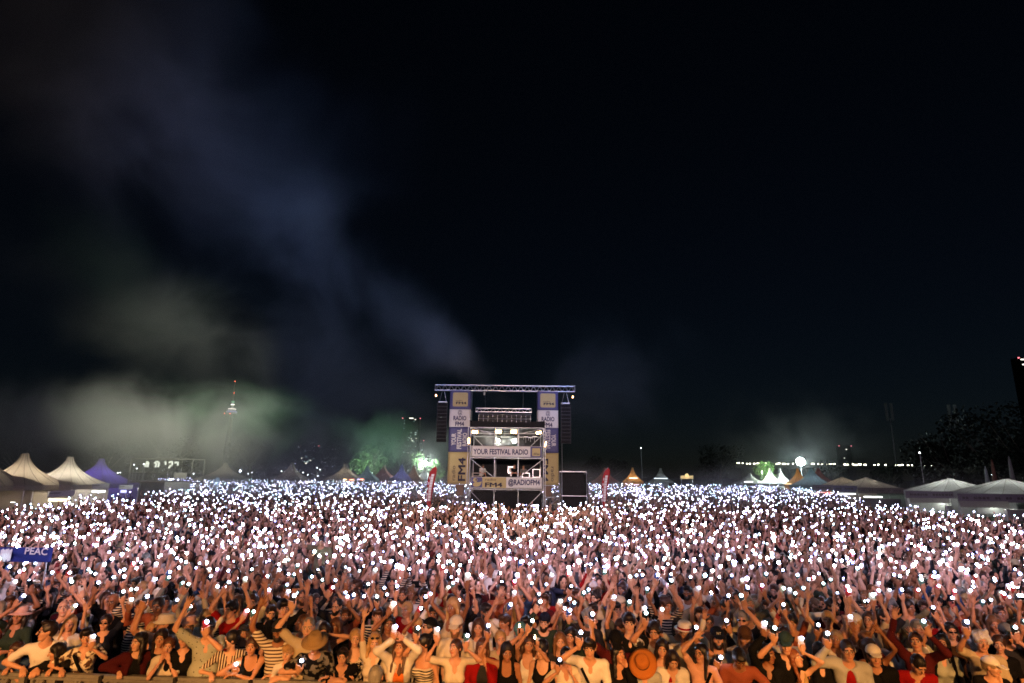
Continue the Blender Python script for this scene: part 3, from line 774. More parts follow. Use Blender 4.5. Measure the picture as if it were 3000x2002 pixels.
WARM, COOL, GREEN, VIO, ORG = (1.0, 0.82, 0.58), (0.82, 0.93, 1.0), (0.7, 1.0, 0.75), (0.45, 0.32, 1.0), (1.0, 0.62, 0.28)
def build_tents():
    tent(-28, 1335, 55, 2.6, 'cream', "cream pagoda tent cut by the left edge of the picture", power=40, lamp=WARM)
    tent(75, 1330, 58, 2.9, 'cream', "large cream pagoda tent at far left, glowing warm near its peak", power=420, lamp=WARM)
    tent(207, 1340, 62, 2.75, 'cream', "cream pagoda tent lit from inside, left of the violet tent", power=560, lamp=(1.0, 0.92, 0.75))
    tent(298, 1346, 67, 2.9, 'violet', "violet lit pagoda tent at left", power=260, lamp=VIO)
    tent(661, 1357, 130, 4.2, 'cream', "dim grey-brown pagoda tent behind the blue inflatable column", power=60, lamp=WARM)
    tent(856, 1356, 140, 3.4, 'cream', "hazy narrow pagoda tent deep in the smoke", power=60, lamp=WARM)
    tent(1013, 1360, 150, 4.0, 'cream', "cream pagoda tent behind the booth with coloured lights", power=300, lamp=WARM)
    tent(1077, 1365, 155, 2.9, 'teal', "teal pagoda tent right of the cream one behind the coloured lights", power=130, lamp=COOL)
    tent(1125, 1364, 160, 3.3, 'red', "dull red pagoda tent among the small tents left of the tower", power=50, lamp=WARM)
    tent(1178, 1361, 155, 2.6, 'blue', "blue pagoda tent among the small tents left of the tower", power=180, lamp=(0.6, 0.62, 1.0))
    tent(1213, 1363, 158, 2.4, 'brown', "brown pagoda tent between the blue and the white one", power=70, lamp=WARM)
    tent(1244, 1366, 165, 2.2, 'white', "white pagoda tent under the bright lamp in the tree", power=180, lamp=COOL)
    tent(1772, 1371, 165, 3.4, 'red', "dull red pagoda tent behind the right feather flag", power=60, lamp=WARM)
    tent(1853, 1371, 170, 2.5, 'orange', "small orange lit pagoda tent right of the feather flag", power=420, lamp=ORG)
    tent(1935, 1373, 175, 3.0, 'grey', "small pointed grey tent with dark front, far behind the crowd", power=60, lamp=COOL)
    tent(2196, 1388, 150, 3.5, 'grey', "dim grey pagoda tent left of the white pair at right", power=20, lamp=COOL)
    tent(2255, 1373, 150, 2.3, 'white', "left one of the two bright white tent peaks under the lit tree", power=560, lamp=(0.85, 1.0, 0.88))
    tent(2284, 1373, 150, 2.3, 'white', "right one of the two bright white tent peaks under the lit tree", power=560, lamp=(0.85, 1.0, 0.88))
    tent(2336, 1373, 140, 2.4, 'orange', "orange pagoda tent below the dazzling floodlight", power=160, lamp=ORG)
    tent(2375, 1371, 120, 3.2, 'teal', "large teal-grey pagoda tent right of the orange one", power=220, lamp=COOL, stall=True)
    tent(2396, 1372, 130, 3.2, 'red', "dark red pagoda tent half hidden behind the large teal tent", power=16, lamp=WARM)
    G = "pagoda tents round the field"
    tent(2467, 1399, 100, 3.0, 'cream', "cream low-roofed stall behind the red lit sign", style='flat', power=100, lamp=WARM, stall=True)
    tent(2537, 1400, 90, 3.4, 'cream', "cream low-roofed stall second of the row at right", style='flat', power=110, lamp=(1, .93, .8), stall=True)
    tent(2783, 1403, 70, 3.4, 'white', "low-roofed stall glowing white at its peak, at right", style='flat', power=300, lamp=(0.96, 1.0, 0.90), eave=2.62, valance=0.6, stall=True)
    tent(2948, 1404, 63, 3.6, 'white', "low-roofed white stall at the right edge", style='flat', power=190, lamp=(0.96, 1.0, 0.90), eave=2.62, valance=0.6, stall=True)
    # bright interiors of the stalls: lamp strips hung under the valances
    def strip(px0, px1, py, Y, col, e, label, h=0.14, mat_name=None):
        a, b = at(px0, py, Y), at(px1, py, Y)
        L = box_in(MB(), a[0], b[0], Y, Y+0.06, a[2]-h/2, a[2]+h/2).obj("stall_light", M_CASE); tag(L, label, "stall light", "lit fronts of the stalls")
        box_in(MB(), a[0]+0.03, b[0]-0.03, Y-0.014, Y-0.004, a[2]-h/2+0.02, a[2]+h/2-0.02).obj("tube", emit("strip_%s" % label[:18], col, e), L)
        for x in (a[0]+0.1, b[0]-0.1): MB().bar((x, Y+0.03, 0), (x, Y+0.03, a[2]-h/2), 0.02).obj("upright", M_STEEL, L)
    strip(2417, 2437, 1445, 94, (1.0, 0.08, 0.06), 9, "red lit sign on the stall front at right", 0.22)
    strip(2390, 2416, 1443, 94, (1.0, 0.45, 0.42), 2.5, "pale red lit panel left of the red sign", 0.12)
    strip(2452, 2506, 1447, 86, (0.85, 0.92, 1.0), 6, "white-blue lit stall front right of the red sign", 0.16)
    strip(2530, 2585, 1456, 82, (0.95, 1.0, 0.92), 4, "white lit stall front, middle of the row at right", 0.2)
    strip(2326, 2372, 1436, 110, (0.75, 0.95, 1.0), 3, "cool lit stall front under the teal tent", 0.14)
    strip(2180, 2206, 1412, 142, (0.92, 0.97, 1.0), 4, "short white lit stall front under the dim grey tent", 0.2)
    strip(2220, 2262, 1413, 142, (0.72, 0.9, 1.0), 3.5, "cool white lit stall front under the white peaks", 0.25)
    strip(2298, 2318, 1418, 132, (1.0, 0.72, 0.4), 4, "warm lit stall front under the orange tent", 0.12)
    strip(1843, 1868, 1401, 162, (1.0, 0.9, 0.75), 3, "small warm lit stall under the orange tent far behind", 0.2)
    strip(1916, 1956, 1402, 168, (0.75, 0.9, 1.0), 2, "small cool lit stall under the pointed grey tent", 0.2)
    strip(1005, 1016, 1405, 140, (1.0, 0.6, 0.25), 8, "orange light of the left coloured booth", 0.22)
    strip(1024, 1037, 1406, 140, (1.0, 0.25, 0.15), 8, "red-orange light of the left coloured booth", 0.25)
    strip(1047, 1054, 1405, 140.5, (0.5, 0.5, 1.0), 5, "blue light of the right coloured booth", 0.2)
    strip(1055, 1066, 1405, 140, (1.0, 0.4, 0.3), 8, "red-orange light of the right coloured booth", 0.22)
    strip(895, 912, 1412, 125, (1.0, 0.92, 0.78), 4, "small warm white stall light in the smoke", 0.2)
    strip(140, 205, 1465, 58.5, (1.0, 0.85, 0.6), 1.6, "warm light of the stall behind the hanging white banner", 0.35)
    strip(268, 310, 1440, 63, (0.95, 0.97, 0.9), 2.0, "pale lit stall front under the violet tent", 0.28)
    strip(352, 372, 1440, 62.5, (0.45, 0.45, 1.0), 2.0, "blue-violet lit panel right of the violet tent", 0.32)
    strip(30, 46, 1472, 56, (1.0, 0.98, 0.9), 3.0, "short white lamp tube under the large cream tent", 0.10)
    # white backs of the big right-hand stalls
    for (x0, x1, y0, y1, Y, lab) in ((2728, 2795, 1470, 1490, 68.0, "white lit back wall of the stall at right"), (2862, 2960, 1480, 1502, 61.0, "white lit back wall of the stall at the right edge")):
        a, b = at(x0, y0, Y), at(x1, y1, Y)
        w = box_in(MB(), a[0], b[0], Y, Y+0.05, 0.6, a[2]).obj("stall_back_panel", mat("stall_white_wall", (0.75, 0.77, 0.72), 0.7, noise=0.06)); tag(w, lab, "wall", "lit stall walls")
        ld = bpy.data.lights.new("stall_lamp", 'POINT'); ld.energy = 24; ld.color = (0.95, 1.0, 0.92); ld.shadow_soft_size = 0.1
        link("stall_lamp", ld, loc=((a[0]+b[0])/2, Y-0.6, a[2]+0.05))
        MB().lathe([(0.02, 0.0), (0.06, -0.04), (0.05, -0.1)], c=((a[0]+b[0])/2, Y-0.35, a[2]+0.12), n=8).obj("lamp_bulb", emit("stall_bulb", (0.95, 1, 0.92), 10, False), w)
    # hanging white banners on the left tents
    def cloth(px0, px1, py0, py1, Y, skew, label):
        a, b = at(px0, py0, Y), at(px1, py1, Y)
        o = sheet(a[0], b[0], b[2], a[2], Y, "hanging_banner", mat("cloth_banner", (0.78, 0.81, 0.86), 0.7, noise=0.06, scale=2, bump=0.3), None, 12, 5, 0.05, seed=int(px0))
        o.rotation_euler = (0, 0, 0)
        for v in o.data.vertices: v.co.z += skew*(v.co.x-a[0])
        tag(o, label, "banner", "white banners on the left tents")
        rg = random.Random(int(px0)); mb = MB(); w = b[0]-a[0]; h = a[2]-b[2]; x = a[0]+w*0.08
        while x < a[0]+w*0.45:
            d = rg.uniform(0.03, 0.07)*w; hh = h*rg.uniform(0.14, 0.22)
            mb.box((x+d/2, Y-0.09, b[2]+h*0.66+skew*(x-a[0])), (d*0.8, 0.006, hh)); x += d
        mb.obj("lettering", mat("faded_ink", (0.22, 0.24, 0.28), 0.7), o)["kind"] = "stuff"
        for x in (a[0]+0.03, b[0]-0.03): MB().bar((x, Y+0.02, 0), (x, Y+0.02, b[2]+skew*(x-a[0])), 0.015, 5).obj("support", M_STEEL, o)
    cloth(141, 216, 1440, 1459, 57.5, 0.06, "large slanting white banner below the inside-lit cream tent")
    cloth(270, 318, 1418, 1434, 62.0, 0.04, "white banner hanging below the violet tent")
    cloth(349, 388, 1422, 1435, 61.5, 0.03, "smaller white banner right of the violet tent")
    # fascia boards with faded lettering on the right stalls
    def fascia(px0, px1, py, Y, h, label, col):
        a, b = at(px0, py, Y), at(px1, py, Y)
        o = box_in(MB(), a[0], b[0], Y, Y+0.05, a[2]-h/2, a[2]+h/2).obj("stall_fascia", mat("fascia_"+label[:10], col, 0.7, noise=0.12, scale=1.5)); tag(o, label, "fascia board", "fascia boards of the right stalls")
        rg = random.Random(int(px0)); mb = MB(); x = a[0]+0.4
        while x < b[0]-0.6:
            d = rg.uniform(0.15, 0.4); mb.box((x+d/2, Y-0.006, a[2]), (d*0.8, 0.008, h*0.28)); x += d + (0.5 if rg.random() < 0.25 else 0.03)
        mb.obj("lettering", mat("fascia_ink", (0.10, 0.07, 0.08), 0.8), o)["kind"] = "stuff"
        for x in (a[0]+0.05, b[0]-0.05): MB().bar((x, Y+0.03, 0), (x, Y+0.03, a[2]-h/2), 0.03, 6).obj("post", M_STEEL, o)
    fascia(2382, 2440, 1429, 95.0, 0.85, "violet-grey fascia board above the red lit sign", (0.24, 0.20, 0.28))
    fascia(2441, 2512, 1432, 87.0, 0.85, "bluish fascia board right of the red sign's stall", (0.20, 0.20, 0.34))
    fascia(2514, 2650, 1437, 84.0, 0.75, "brown fascia board of the middle stall at right", (0.20, 0.16, 0.14))
    fascia(2654, 2805, 1449, 66.0, 0.75, "long mauve-grey fascia board, second from the right edge", (0.26, 0.22, 0.27))
    fascia(2807, 3020, 1459, 59.0, 0.80, "long mauve-grey fascia board at the right edge", (0.26, 0.22, 0.27))
    def awning(px0, px1, py, Y, h, label):
        a, b = at(px0, py, Y), at(px1, py, Y)
        n = 22; V = []; F = []
        for i in range(n+1):
            x = a[0]+(b[0]-a[0])*i/n; V += [(x, Y, a[2]+h/2), (x, Y-0.12, a[2]-h/2 - 0.03*(i % 2))]
        for i in range(n): F.append((2*i, 2*i+1, 2*i+3, 2*i+2))
        o = MB().add(V, F).obj("awning", fabric("awning_cream", (0.55, 0.52, 0.47), 0.3)); tag(o, label, "awning", "scalloped awnings of the right stalls")
        for x in (a[0]+0.05, b[0]-0.05): MB().bar((x, Y+0.02, 0), (x, Y+0.02, a[2]+h/2), 0.025, 6).obj("post", M_STEEL, o)
    awning(2664, 2780, 1466, 65.6, 0.5, "scalloped cream awning of the stall second from the right edge")
    awning(2810, 2955, 1477, 58.6, 0.6, "scalloped cream awning of the stall at the right edge")
    # kiosk with round-topped sign, inflatable column, green-white canopy
    a, b = at(1994, 1394, 160), at(2031, 1402, 160)
    k = box_in(MB(), a[0], b[0], 160, 160.5, b[2]-0.1, a[2]).obj("kiosk_sign", mat("kiosk_board", (0.55, 0.42, 0.25), 0.6, noise=0.1)); tag(k, "lit tan kiosk sign with a round top far behind the crowd", "sign")
    c = at(2012, 1394, 159.9); MB().lathe([(0.55, 0), (0.55, 0.08)], c=c, n=18, M=Matrix.Rotation(R(90), 3, 'X')).obj("round_top", mat("kiosk_board"), k)
    for x in (a[0]+0.2, b[0]-0.2): MB().bar((x, 160.2, 0), (x, 160.2, b[2]-0.1), 0.05).obj("post", M_STEEL, k)
    ld = bpy.data.lights.new("kiosk_lamp", 'POINT'); ld.energy = 200; ld.color = (1, .85, .55); link("kiosk_lamp", ld, loc=(c[0], 158.0, c[2]+0.1))
    a = at(637, 1398, 100); inf = MB().lathe([(0.42, 0), (0.45, 0.5), (0.45, 1.8), (0.42, a[2]-0.35), (0.30, a[2]-0.1), (0.05, a[2])], c=(a[0], 100, 0), n=16).obj("inflatable_column", fabric("inflatable_blue", (0.55, 0.66, 0.80), 0.4), smooth=True)
    tag(inf, "pale blue inflatable column among the tents at left", "inflatable")
    MB().box((a[0]-0.02, 99.54, a[2]-0.75), (0.10, 0.012, 0.30), Matrix.Rotation(R(20), 3, 'Y')).obj("print", mat("dark_print", (0.05, 0.06, 0.09), 0.7), inf)
    ld = bpy.data.lights.new("inflatable_lamp", 'POINT'); ld.energy = 28; ld.color = (0.8, 0.92, 1); link("inflatable_lamp", ld, inf, loc=(a[0], 100, 1.6))
build_tents()

# ---- scaffold structure with cut-out letters at left
def build_scaffold():
    Y = 63.0
    M_DULL = mat("dimmed_scaffold", (0.13, 0.125, 0.12), 0.7, 0.2, noise=0.3, scale=5)  # steel darkened to hold down the white beam's light on it
    S = empty("scaffold_stage"); tag(S, "tall open scaffold with cut-out letters and boards, at left behind the crowd", "scaffold frame")
    P = lambda x, y: at(x, y, Y)
    x0, x1, zt, zm = P(386, 1343)[0], P(566, 1347)[0], P(400, 1344)[2], P(480, 1409)[2]
    xm = P(498, 1345)[0]
    for x in (x0, xm, x1):
        for y in (Y, Y+2.5): MB().bar((x, y, 0), (x, y, zt), 0.05, 6).obj("post", M_DULL, S)
    for z in (zt, zm, (zt+zm)/2-0.3):
        for y in (Y, Y+2.5): MB().bar((x0, y, z), (x1, y, z), 0.05 if z == zt else 0.03, 6).obj("ledger", M_DULL, S)
    for f in (0.25, 0.6): MB().bar((x0+(xm-x0)*f, Y+0.1, zm), (x0+(xm-x0)*f, Y+0.1, zt), 0.025, 5).obj("tube", M_DULL, S)
    wm = mat("cut_letter_white", (0.66, 0.68, 0.72), 0.6)
    xa, za = P(428, 1352)[0], P(430, 1352)[2]
    def stroke(pts, w=0.14):
        m = MB()
        for a, b in zip(pts, pts[1:]): m.bar((xa+a[0], Y-0.05, za+a[1]), (xa+b[0], Y-0.05, za+b[1]), w, 6)
        m.obj("cut_letter", wm, S)
    stroke([(0.0, -0.55), (0.22, 0.0)]); stroke([(0.32, -0.1), (0.28, -0.6)], 0.1)
    stroke([(0.95, -0.2), (1.15, 0.0), (1.45, -0.15), (1.4, -0.6)], 0.1); stroke([(1.1, -0.6), (1.2, -0.2)], 0.1)
    stroke([(2.0, -0.1), (2.1, 0.0), (2.15, -0.35)], 0.09); stroke([(2.5, -0.1), (2.8, 0.0), (2.85, -0.35), (2.6, -0.5), (2.55, -0.7)], 0.1); stroke([(3.1, -0.1), (3.4, -0.05), (3.45, -0.4)], 0.1)
    bm_ = mat("grey_board", (0.22, 0.21, 0.20), 0.7, noise=0.12)
    a, b = P(512, 1385), P(546, 1404); box_in(MB(), a[0], b[0], Y-0.04, Y+0.02, b[2], a[2]).obj("board", bm_, S)
    a, b = P(488, 1412), P(560, 1432); box_in(MB(), a[0], b[0], Y-0.3, Y-0.25, 0.5, a[2]).obj("apron", mat("pale_apron", (0.30, 0.31, 0.32), 0.7, noise=0.1), S)
    box_in(MB(), x0, x1, Y+0.2, Y+2.4, zm-0.25, zm-0.1).obj("deck", M_DECK, S)
    box_in(MB(), x0, xm, Y+2.3, Y+2.35, 0.2, zm).obj("drape", M_BLACK, S)
build_scaffold()
# ------------------------------------------------------------------ trees
def tree(px, py_top, Y, h_crown, w, label, col, seed, leaves=1500, lsize=0.35, trunk=None, group=None, bare=0.0):
    """top of the crown at the pixel; crown h_crown high and w wide (metres)"""
    rg = np.random.RandomState(seed)
    tp = at(px, py_top, Y); H = tp[2]; x0 = tp[0]
    T = empty("tree", (x0, Y, 0)); tag(T, label, "tree", group)
    bark = mat("bark_pale", (0.22, 0.20, 0.16), 0.9, noise=0.4, scale=4, bump=0.5)
    mb = MB(); base = max(0.4, H-h_crown)
    r0 = 0.035*H*0.5 + 0.08
    p = Vector((0, 0, 0)); pts = [(p.copy(), r0)]
    for i in range(4):
        p = p + Vector((rg.uniform(-.12, .12)*H*.2, rg.uniform(-.1, .1)*H*.2, (base+h_crown*0.35)/4)); pts.append((p.copy(), r0*(1-0.17*(i+1))))
    for (a, ra), (b, rb) in zip(pts, pts[1:]): mb.bar(a, b, ra, 7, rb)
    tips = []
    for i in range(9):
        s, rs = pts[2 + i % 3]
        a = rg.uniform(0, 6.28); q = s + Vector((math.cos(a)*w*0.22, math.sin(a)*w*0.18, h_crown*rg.uniform(.15, .35)))
        e = q + Vector((math.cos(a)*w*0.15, math.sin(a)*w*0.12, h_crown*rg.uniform(.12, .3)))
        mb.bar(s, q, rs*0.5, 5, rs*0.28); mb.bar(q, e, rs*0.28, 4, rs*0.1); tips += [q, e]
    mb.obj("trunk", bark, T)
    # leaf clumps gathered round uneven lobes
    nl = 11; lobes = []
    for i in range(nl):
        a = rg.uniform(0, 6.28); rr = rg.uniform(0.1, 0.36)*w; zz = rg.uniform(0.12, 0.80)
        f = 1.0 - 0.55*max(0, zz-0.45)
        lobes.append((rr*math.cos(a)*f, rr*math.sin(a)*f*0.8, base + zz*h_crown, rg.uniform(.16, .28)*min(w, h_crown)))
    lobes = np.array(lobes)
    idx = rg.randint(0, nl, leaves)
    d = rg.normal(0, 1, (leaves, 3)); d /= np.linalg.norm(d, axis=1)[:, None]
    rad = rg.uniform(0.55, 1.05, leaves)[:, None]
    c = lobes[idx, :3] + d*rad*lobes[idx, 3:4]*np.array((1, 1, 0.85))
    c = c[c[:, 2] < H - 0.0]; n = len(c)
    u = rg.normal(0, 1, (n, 3)); u /= np.linalg.norm(u, axis=1)[:, None]
    v = np.cross(u, rg.normal(0, 1, (n, 3))); v /= np.linalg.norm(v, axis=1)[:, None]
    s = (lsize*rg.uniform(.5, 1.2, n))[:, None]
    V = np.stack([c-u*s, c+v*s*0.5, c+u*s, c-v*s*0.5], 1).reshape(-1, 3)
    Q = np.arange(n*4).reshape(-1, 4)
    lm = mat("leaves_%s" % "_".join("%.3f" % q for q in col), col, 0.75, noise=0.45, scale=0.9)
    link("crown", np_mesh("crown", V, quads=Q, mats=[lm]), T)
    return T

GREENL, DARKL = (0.055, 0.11, 0.035), (0.008, 0.014, 0.008)  # DARKL puts night darkness into the leaf colour of unlit trees
def build_far():
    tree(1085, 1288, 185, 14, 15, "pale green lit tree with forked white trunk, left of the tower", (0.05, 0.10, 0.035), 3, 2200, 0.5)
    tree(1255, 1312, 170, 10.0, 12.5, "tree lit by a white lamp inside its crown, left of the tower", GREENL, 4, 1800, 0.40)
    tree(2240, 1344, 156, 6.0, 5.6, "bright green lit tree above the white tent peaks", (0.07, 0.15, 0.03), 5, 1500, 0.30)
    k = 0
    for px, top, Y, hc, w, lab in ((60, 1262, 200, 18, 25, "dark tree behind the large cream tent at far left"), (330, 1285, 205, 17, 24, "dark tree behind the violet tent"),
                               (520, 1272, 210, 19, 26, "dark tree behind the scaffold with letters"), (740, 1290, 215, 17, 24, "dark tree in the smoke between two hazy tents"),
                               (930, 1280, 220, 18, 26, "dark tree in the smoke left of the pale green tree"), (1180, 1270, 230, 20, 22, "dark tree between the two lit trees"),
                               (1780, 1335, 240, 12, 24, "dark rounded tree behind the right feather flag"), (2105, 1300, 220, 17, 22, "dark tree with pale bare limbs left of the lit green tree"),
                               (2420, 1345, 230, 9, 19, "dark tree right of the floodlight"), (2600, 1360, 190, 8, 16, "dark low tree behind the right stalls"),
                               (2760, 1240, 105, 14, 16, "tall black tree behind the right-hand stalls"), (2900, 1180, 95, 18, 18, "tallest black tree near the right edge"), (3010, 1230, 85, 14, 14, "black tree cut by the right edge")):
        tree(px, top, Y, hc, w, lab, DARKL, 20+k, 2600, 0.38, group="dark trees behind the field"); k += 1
    # ---- floodlight on a mast
    def mast_lamp(px, py, Y, r, col, strength, power, label, h0=0.0, pr=0.3):
        c = at(px, py, Y)
        L = MB().bar((0, 0, 0), (0, 0, c[2]-r*0.8), 0.07, 8, 0.05).obj("mast_floodlight", M_STEEL, loc=(c[0], Y, 0)); tag(L, label, "floodlight", "floodlights round the field")
        MB().lathe([(0.02, -r), (r*0.7, -r*0.7), (r, 0), (r*0.7, r*0.7), (0.02, r)], c=(0, 0, c[2]), n=14).obj("lamp_globe", emit("globe_%s" % label[:14], col, strength, False), L, smooth=True)
        ld = bpy.data.lights.new("mast_lamp", 'POINT'); ld.energy = power; ld.color = col; ld.shadow_soft_size = pr
        link("mast_lamp", ld, L, loc=(0, -r*1.6, c[2]))
        return L
    mast_lamp(2345, 1353, 150, 1.0, (0.80, 1.0, 0.98), 90, 14000, "dazzling white floodlight on a mast above the orange tent")
    mast_lamp(1247, 1357, 167, 0.5, (0.82, 1.0, 0.90), 24, 14000, "white lamp on a mast inside the lit tree left of the tower")
    mast_lamp(1090, 1386, 176, 0.10, (0.80, 1.0, 0.82), 8, 12000, "small green-white lamp under the pale green tree")
    mast_lamp(2232, 1382, 150, 0.10, (0.85, 1.0, 0.70), 8, 3000, "small lamp at the foot of the bright green tree")
    mast_lamp(704, 1380, 140, 0.2, (0.72, 0.82, 1.0), 22, 60, "small blue-white lamp right of the dim tent in the smoke")
    i = 0
    for px, py in ((345, 1386), (352, 1385), (393, 1362), (401, 1373), (421, 1360), (567, 1388), (727, 1388), (738, 1385), (825, 1381), (837, 1383), (871, 1383), (888, 1385), (902, 1391), (929, 1371), (938, 1376), (931, 1395), (2907, 1391), (2961, 1391), (2994, 1393), (2694, 1327), (2601, 1422), (1878, 1313)):
        Y = 140.0 if px < 2000 else 90.0
        c = at(px, py, Y); r = 0.10 if px < 2000 else 0.10
        L = MB().bar((0, 0, 0), (0, 0, c[2]-r), 0.03, 6).obj("lamp_post", M_STEEL, loc=(c[0], Y, 0))
        tag(L, "small white lamp behind the field, %s from the left" % ORD[i], "lamp", "small lamps behind the field"); i += 1
        MB().lathe([(0.01, -r), (r*0.8, -r*0.5), (r, 0), (r*0.7, r*0.7), (0.01, r)], c=(0, 0, c[2]), n=8).obj("bulb", emit("small_lamp", (0.88, 0.94, 1.0), 9, False), L)
    # ---- bridge with its row of lamps
    B = empty("lit_bridge"); tag(B, "distant bridge with a long row of yellow-white lights", "bridge")
    a, b = at(2150, 1358, 420), at(2720, 1364, 420); z = (a[2]+b[2])/2
    MB().box(((a[0]+b[0])/2, 421.5, z-2.2), (b[0]-a[0], 8, 1.6)).obj("deck", mat("bridge_concrete", (0.2, 0.2, 0.2), 0.8, noise=0.2, scale=0.2), B)
    for i in range(9): MB().box((a[0]+(b[0]-a[0])*(i+0.5)/9, 421.5, (z-3)/2), (2.0, 5, z-3)).obj("pier", mat("bridge_concrete"), B)
    rg = random.Random(5); em = emit("bridge_light", (1.0, 0.96, 0.72), 14, False)
    lm = {}
    for i in range(46):
        if rg.random() < 0.16: continue
        w = rg.choice((0.5, 0.9, 1.5, 2.0))
        if w not in lm: lm[w] = MB().box((0, 0, 0), (w, 0.3, 0.42)).mesh("lamp", em)
        x = a[0]+(b[0]-a[0])*(i+rg.uniform(.2, .8))/46
        link("lamp", lm[w], B, loc=(x, 417.2, z + rg.uniform(-.25, .25)))
    MB().box(((a[0]+b[0])/2, 417.3, z-1.0), (b[0]-a[0], 0.1, 0.8)).obj("parapet", mat("bridge_concrete"), B)
    # ---- television tower far left
    Y = 1500.0; c = at(680, 1200, Y); k = 1500/1700
    T = empty("observation_tower", (c[0], Y, 0)); tag(T, "distant slender observation tower with lit pod and red beacon", "tower")
    con = mat("tower_concrete", (0.3, 0.3, 0.3), 0.8, noise=0.1, scale=0.05)
    zp = lambda py: at(680, py, Y)[2]
    MB().lathe([(9, 0), (5.5, zp(1260)), (4.2, zp(1216))], n=14).obj("shaft", con, T)
    MB().lathe([(5, zp(1217)), (12, zp(1214)), (12, zp(1207)), (9, zp(1203)), (9, zp(1198)), (4, zp(1195))], n=18).obj("pod", con, T)
    MB().lathe([(3.0, zp(1195)), (2.0, zp(1170)), (0.8, zp(1120))], n=8).obj("antenna", con, T)
    for py, r, col, e, nm in ((1199, 9.6, (1.0, 0.85, 0.8), 1.2, "light_ring"), (1207, 12.5, (0.6, 0.55, 1.0), 0.5, "light_ring"), (1186, 4.2, (1.0, 0.95, 0.85), 2.0, "light_ring"), (1178, 3.8, (0.4, 0.9, 0.55), 0.6, "light_ring")):
        MB().lathe([(r, zp(py)-1.0), (r, zp(py)+1.0)], n=18, cap=False).obj(nm, emit("tower_ring_%d" % py, col, e, False), T)
    for dx, py in ((0, 1118), (1, 1152), (-12, 1213), (2, 1214)):
        MB().lathe([(0.05, -1.2), (1.2, 0), (0.05, 1.2)], c=(dx, -13 if py > 1200 else -2, zp(py)), n=8).obj("beacon", emit("beacon_red", (1.0, 0.16, 0.08), 4, False), T)
    # ---- far city towers with lit windows
    def city(px, w, pt, Y, label, n, cols, rows, seed, crown=None):
        rg = random.Random(seed); c = at(px, pt, Y); H = c[2]
        O = MB().box((0, 0, H/2), (w, w*0.7, H)).obj("office_tower", mat("dark_facade", (0.012, 0.014, 0.018), 0.5, noise=0.2, scale=0.02), loc=(c[0], Y, 0)); tag(O, label, "building", "far city towers")
        wm = [emit("win_%d" % q, col, e, False) for q, (col, e) in enumerate((((0.55, 0.85, 0.9), 0.35), ((0.75, 0.95, 0.9), 0.8), ((1.0, 0.95, 0.8), 1.8)))]
        ms = {}
        for i in range(n):
            q = rg.choice((0, 0, 1, 1, 2)); ww = rg.choice((1, 1, 2))*w/cols*0.5
            if (q, ww) not in ms: ms[(q, ww)] = MB().box((0, 0, 0), (ww, 0.3, H/rows*0.30)).mesh("window", wm[q])
            z = H*(1-0.62*rg.random()**0.9) - 3
            link("window", ms[(q, ww)], O, loc=(rg.uniform(-.44, .44)*w, -w*0.35-0.3, z))
        for sx in (-0.55, 0.55):
            MB().box((sx*w, -w*0.3, H-1), (1.5, 1.5, 1.5)).obj("beacon", emit("beacon_pink", (1.0, 0.2, 0.25), 2, False), O)
        if crown:
            for z, ww in crown: MB().box((0, -w*0.35-0.4, H+z), (ww*w, 0.4, 1.6)).obj("lit_crown", wm[2], O)
    city(1208, 34, 1226, 1250, "dark office tower with scattered lit windows left of the control tower", 30, 12, 34, 1, [(-1, 0.25)])
    city(1228, 20, 1290, 1300, "lower dark office block right of the tall one with lit windows", 12, 6, 16, 2)
    city(912, 40, 1306, 1400, "far low block with a few lit windows in the smoke", 10, 10, 10, 3)
    city(2998, 26, 1050, 900, "tall dark tower at the right edge with curved lit crown", 6, 6, 30, 4, [(-4, 1.0), (-12, 0.9), (8, 0.2)])
    city(2470, 24, 1306, 1300, "far dark block with four lit windows above the bridge", 5, 8, 20, 6)
    # ---- slim masts on the right
    for px, pt, Y, lab in ((2787, 1186, 260, "slim mast with two panel antennas standing above the trees at right"), (2602, 1182, 300, "faint slim mast above the bridge at right")):
        c = at(px, pt, Y); m = MB().bar((0, 0, 0), (0, 0, c[2]-8), 0.35, 6, 0.2).obj("antenna_mast", M_STEEL, loc=(c[0], Y, 0)); tag(m, lab, "mast")
        for s in (-1.4, 1.4): MB().lathe([(0.7, c[2]-9), (0.7, c[2])], c=(s, 0, 0), n=8).obj("panel_antenna", mat("antenna_grey", (0.4, 0.42, 0.45), 0.5), m)
        for s in (-1, 1): MB().bar((0, 0, c[2]-9), (s*1.4, 0, c[2]-6), 0.12, 5).obj("arm", M_STEEL, m)
    # ---- closed parasol tips and a pale wall at the right edge
    for px, pt, Y, col, lab in ((2905, 1347, 70, (0.16, 0.07, 0.05), "folded brown parasol near the right edge"), (2955, 1338, 68, (0.25, 0.25, 0.24), "folded grey parasol near the right edge"), (2886, 1367, 74, (0.45, 0.5, 0.5), "thin pale folded parasol near the right edge")):
        c = at(px, pt, Y); m = MB().bar((0, 0, 0), (0, 0, c[2]), 0.04, 6).obj("parasol", M_STEEL, loc=(c[0], Y, 0)); tag(m, lab, "parasol", "folded parasols at right")
        MB().lathe([(0.20, 1.9), (0.34, 2.2), (0.30, 2.8), (0.14, c[2]-0.5), (0.03, c[2]+0.05)], n=10).obj("canopy", mat("parasol_"+lab[:12], col, 0.8, noise=0.2), m)
